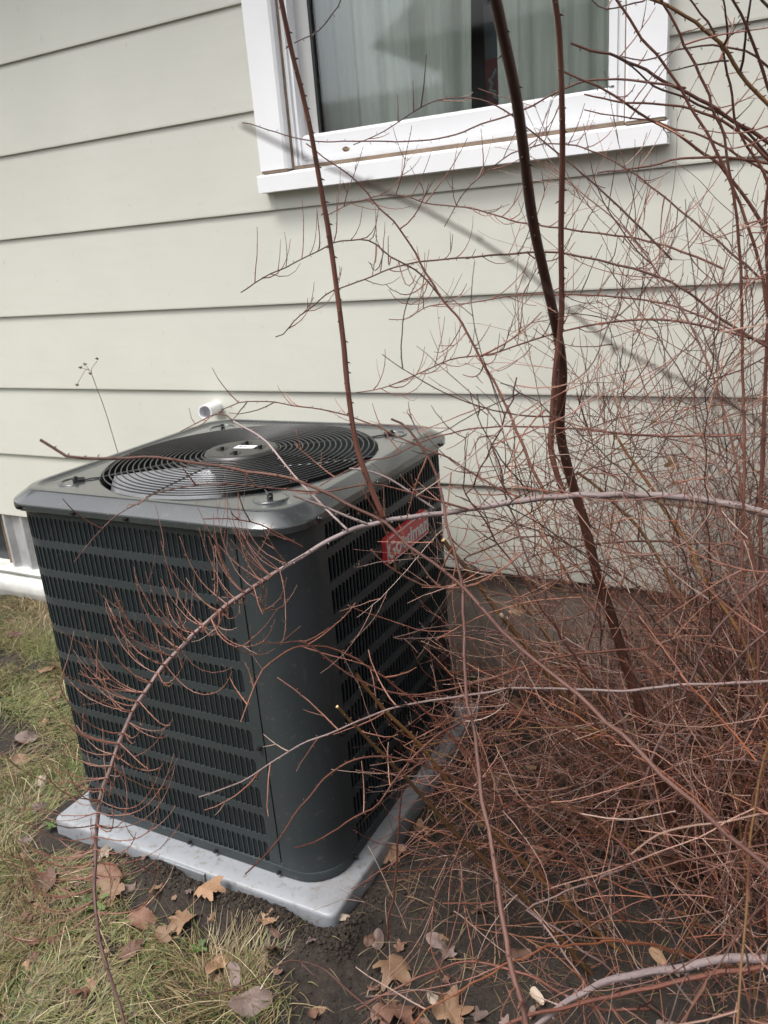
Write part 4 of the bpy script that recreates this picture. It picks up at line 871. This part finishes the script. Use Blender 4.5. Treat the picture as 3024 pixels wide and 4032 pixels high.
def gleaf(px, py, size, kind, mk, label, lift=.008):
    size *= 1.25; q = at_z(px, py, .045); q[2] = gz(q[0], q[1])+lift+size*.12; return put_leaf(q, size, kind, mk, label)
for a_ in (
 (245, 1940, .036, 'maple', 'leaf_tan', 'tan lobed leaf just below the left stretch of the pad'), (235, 1905, .036, 'oval', 'leaf_brown', 'brown leaf overlapping the tan lobed leaf below the pad'),
 (100, 1905, .030, 'oval', 'leaf_brown', 'narrow brown leaf at the left on dry grass, pointing up-right'), (343, 1945, .018, 'oval', 'leaf_tan', 'small round tan leaf on bare soil below the pad'),
 (455, 1965, .036, 'maple', 'leaf_tan', 'big curled tan leaf nearest the soil heap'), (395, 2000, .042, 'oak', 'leaf_tan', 'wide flat tan leaf in the middle of the lawn'), (350, 2030, .032, 'oak', 'leaf_tan', 'tan leaf below the wide flat one'),
 (285, 2065, .036, 'oak', 'leaf_brown', 'dark brown folded leaf with a ragged edge'), (305, 1990, .032, 'oval', 'leaf_brown', 'flat brown leaf between the tan leaves and the small round one'),
 (470, 2085, .026, 'oval', 'leaf_tan', 'long narrow rolled tan leaf standing in grass'), (505, 2105, .020, 'oval', 'leaf_grey', 'small grey-brown pointed leaf in grass'), (590, 2060, .030, 'oak', 'leaf_brown', 'brown leaf beside the bare soil at the grass edge'),
 (545, 2160, .036, 'oval', 'leaf_grey', 'large greyed leaf at the bottom centre of the lawn'), (180, 2150, .034, 'oak', 'leaf_brown', 'brown leaf lying low at the bottom left'), (310, 1872, .020, 'oval', 'leaf_grey', 'curled leaf resting against the front side of the pad'),
 (850, 2085, .040, 'maple', 'leaf_tan', 'large pale tan lobed leaf on bare soil right of the pad'), (850, 2180, .044, 'maple', 'leaf_brown', 'large brown lobed leaf at the bottom edge'), (970, 2190, .036, 'maple', 'leaf_tan', 'golden tan lobed leaf at the bottom edge under twigs'),
 (838, 1845, .034, 'maple', 'leaf_tan', 'orange-tan leaf leaning on the right side of the pad'), (917, 1800, .028, 'maple', 'leaf_tan', 'small golden leaf behind stems right of the pad'), (1160, 2155, .016, 'oval', 'leaf_pale', 'tiny pale leaf chip on soil at the bottom'), (940, 2160, .014, 'oval', 'leaf_pale', 'small round pale leaf on soil below the red stem'),
 (1285, 2005, .028, 'oak', 'leaf_grey', 'greyish leaf under the crown of the shrub'), (1120, 2060, .022, 'oval', 'leaf_brown', 'brown leaf between the two cut stems'), (745, 1995, .014, 'oval', 'leaf_pale', 'small pinkish leaf at the corner of the pad'),
 (100, 1450, .026, 'oval', 'leaf_tan', 'brown leaf beside the left side of the unit'), (35, 1375, .034, 'oak', 'leaf_brown', 'crumpled brown leaf near the foundation at the far left'), (60, 1590, .030, 'oval', 'leaf_grey', 'greyed leaf on bare ground at the left edge'), (45, 1640, .022, 'oval', 'leaf_tan', 'small tan leaf at the left edge'), (90, 1690, .028, 'oak', 'leaf_pale', 'pale crumpled leaf left of the pad'), (90, 1745, .028, 'oak', 'leaf_grey', 'grey leaf left of the pad corner'), (230, 1850, .026, 'oak', 'leaf_pale', 'pale torn leaf against the pad near the drooping branch tip')):
    gleaf(*a_)
for k in range(370):
    x = rng.uniform(-2.0, 1.5); y = rng.uniform(-.95, .52)
    if k > 250: x = rng.uniform(-.5, 1.2); y = rng.uniform(-.85, -.36)
    if padd(x, y) < .03: continue
    mk = ['leaf_brown', 'leaf_grey', 'leaf_tan', 'leaf_brown'][rng.integers(4)]; s = rng.uniform(.009, .025)
    right = x > .45
    if right and rng.random() < .3: s *= 1.5
    sh = ['oak', 'oval', 'maple'][rng.integers(3)]; cw = dict(leaf_brown='brown', leaf_grey='greyed', leaf_tan='tan')[mk]; sw = dict(oak='wavy-edged', oval='oval', maple='lobed')[sh]
    zone = 'scattered on dark soil under the shrub' if right else 'lying in the grass left of the unit' if x < -.42 else 'lying on the ground in front of the pad'
    if right and y < -.28: zone = 'scattered on bare soil at the lower right'
    put_leaf((x, y, gz(x, y)+.004+s*.1), s, sh, mk, 'small %s %s dead leaf %s' % (cw, sw, zone), 'small %s %s leaves %s' % (cw, sw, zone))
# leaves caught in the shrub
put_leaf(at(1455, 1000, 1.62), .035, 'oak', 'leaf_tan', 'golden brown leaf hanging in the twigs at the right, near the wall', None, (1.2, .5, 1.0), 0, 'hanging_leaf')
put_leaf(at(1115, 1318, 1.62), .026, 'oak', 'leaf_tan', 'curled golden leaf caught in twigs beside the unit', None, (.9, .3, .5), 1, 'hanging_leaf')
put_leaf(at(1085, 1335, 1.60), .022, 'oval', 'leaf_pale', 'pale whitish leaf caught next to the curled golden one', None, (.5, .5, 2.0), 0, 'hanging_leaf')
put_leaf(at(747, 322, 1.74), .008, 'oval', 'leaf_tan', 'tiny orange leaf hanging in front of the window sill', None, (1.3, 0, .6), 0, 'hanging_leaf')
# green weeds
for px, py, s in ((205, 1955, .017), (430, 2045, .010), (110, 1785, .010)):
    q = at_z(px, py, .05); wd_ = empty('weed', (q[0], q[1], gz(q[0], q[1]))); tag(wd_, {205: 'broad green weed beside the drooping branch', 430: 'small green weed between fallen leaves', 110: 'small green weed left of the pad'}[px], 'weed')
    for k in range(6):
        me = leaf_mesh('oval', 60+k, MS['leaf_green']); o = bpy.data.objects.new('leaf', me); COL.objects.link(o); o.parent = wd_; a_ = k*1.05+rng.normal()*.2; o.scale = (s, s*.8, s); o.rotation_euler = (0, -.35+rng.normal()*.15, a_); o.location = (s*.9*math.cos(a_), s*.9*math.sin(a_), .012)
# dried weed stalk behind the unit
ws = empty('dry_weed', tuple(at_y(262, 1000, .47))); tag(ws, 'dry weed stalk with small seed heads standing behind the unit', 'weed')
WSP = Matrix.Translation(-Vector(ws.location))
def wseg(l, r_, name='stem', mat=None):
    P, L = cat([at_y(x, y, .47) for x, y in l], 14); f = Fast(); f.tube(P, r_, 5); o = f.build(name, mat or MS['weed'], ws); o.matrix_parent_inverse = WSP; return o
wseg([(330, 1220), (290, 1090), (262, 1000), (249, 960), (233, 905), (216, 855), (203, 825), (197, 805)], .0014)
wseg([(197, 805), (199, 795), (210, 780)], .0009, 'side_stem'); wseg([(197, 803), (186, 798), (168, 828)], .0009, 'side_stem'); wseg([(196, 803), (190, 795), (184, 789)], .0008, 'side_stem'); wseg([(192, 800), (185, 797), (176, 795)], .0008, 'side_stem')
for x, y in ((210, 775), (166, 832), (183, 787), (174, 794), (195, 807)):
    f = Fast(); c0 = at_y(x, y, .47)
    for k in range(14):
        d = rng.normal(size=3); d[2] = abs(d[2])*.6-.1; f.bud(c0, d, .0085, .0016)
    f.raw(iv*np.array([.0035, .0035, .0045])+c0, None, it); o = f.build('seed_head', MS['seed'], ws); o.matrix_parent_inverse = WSP
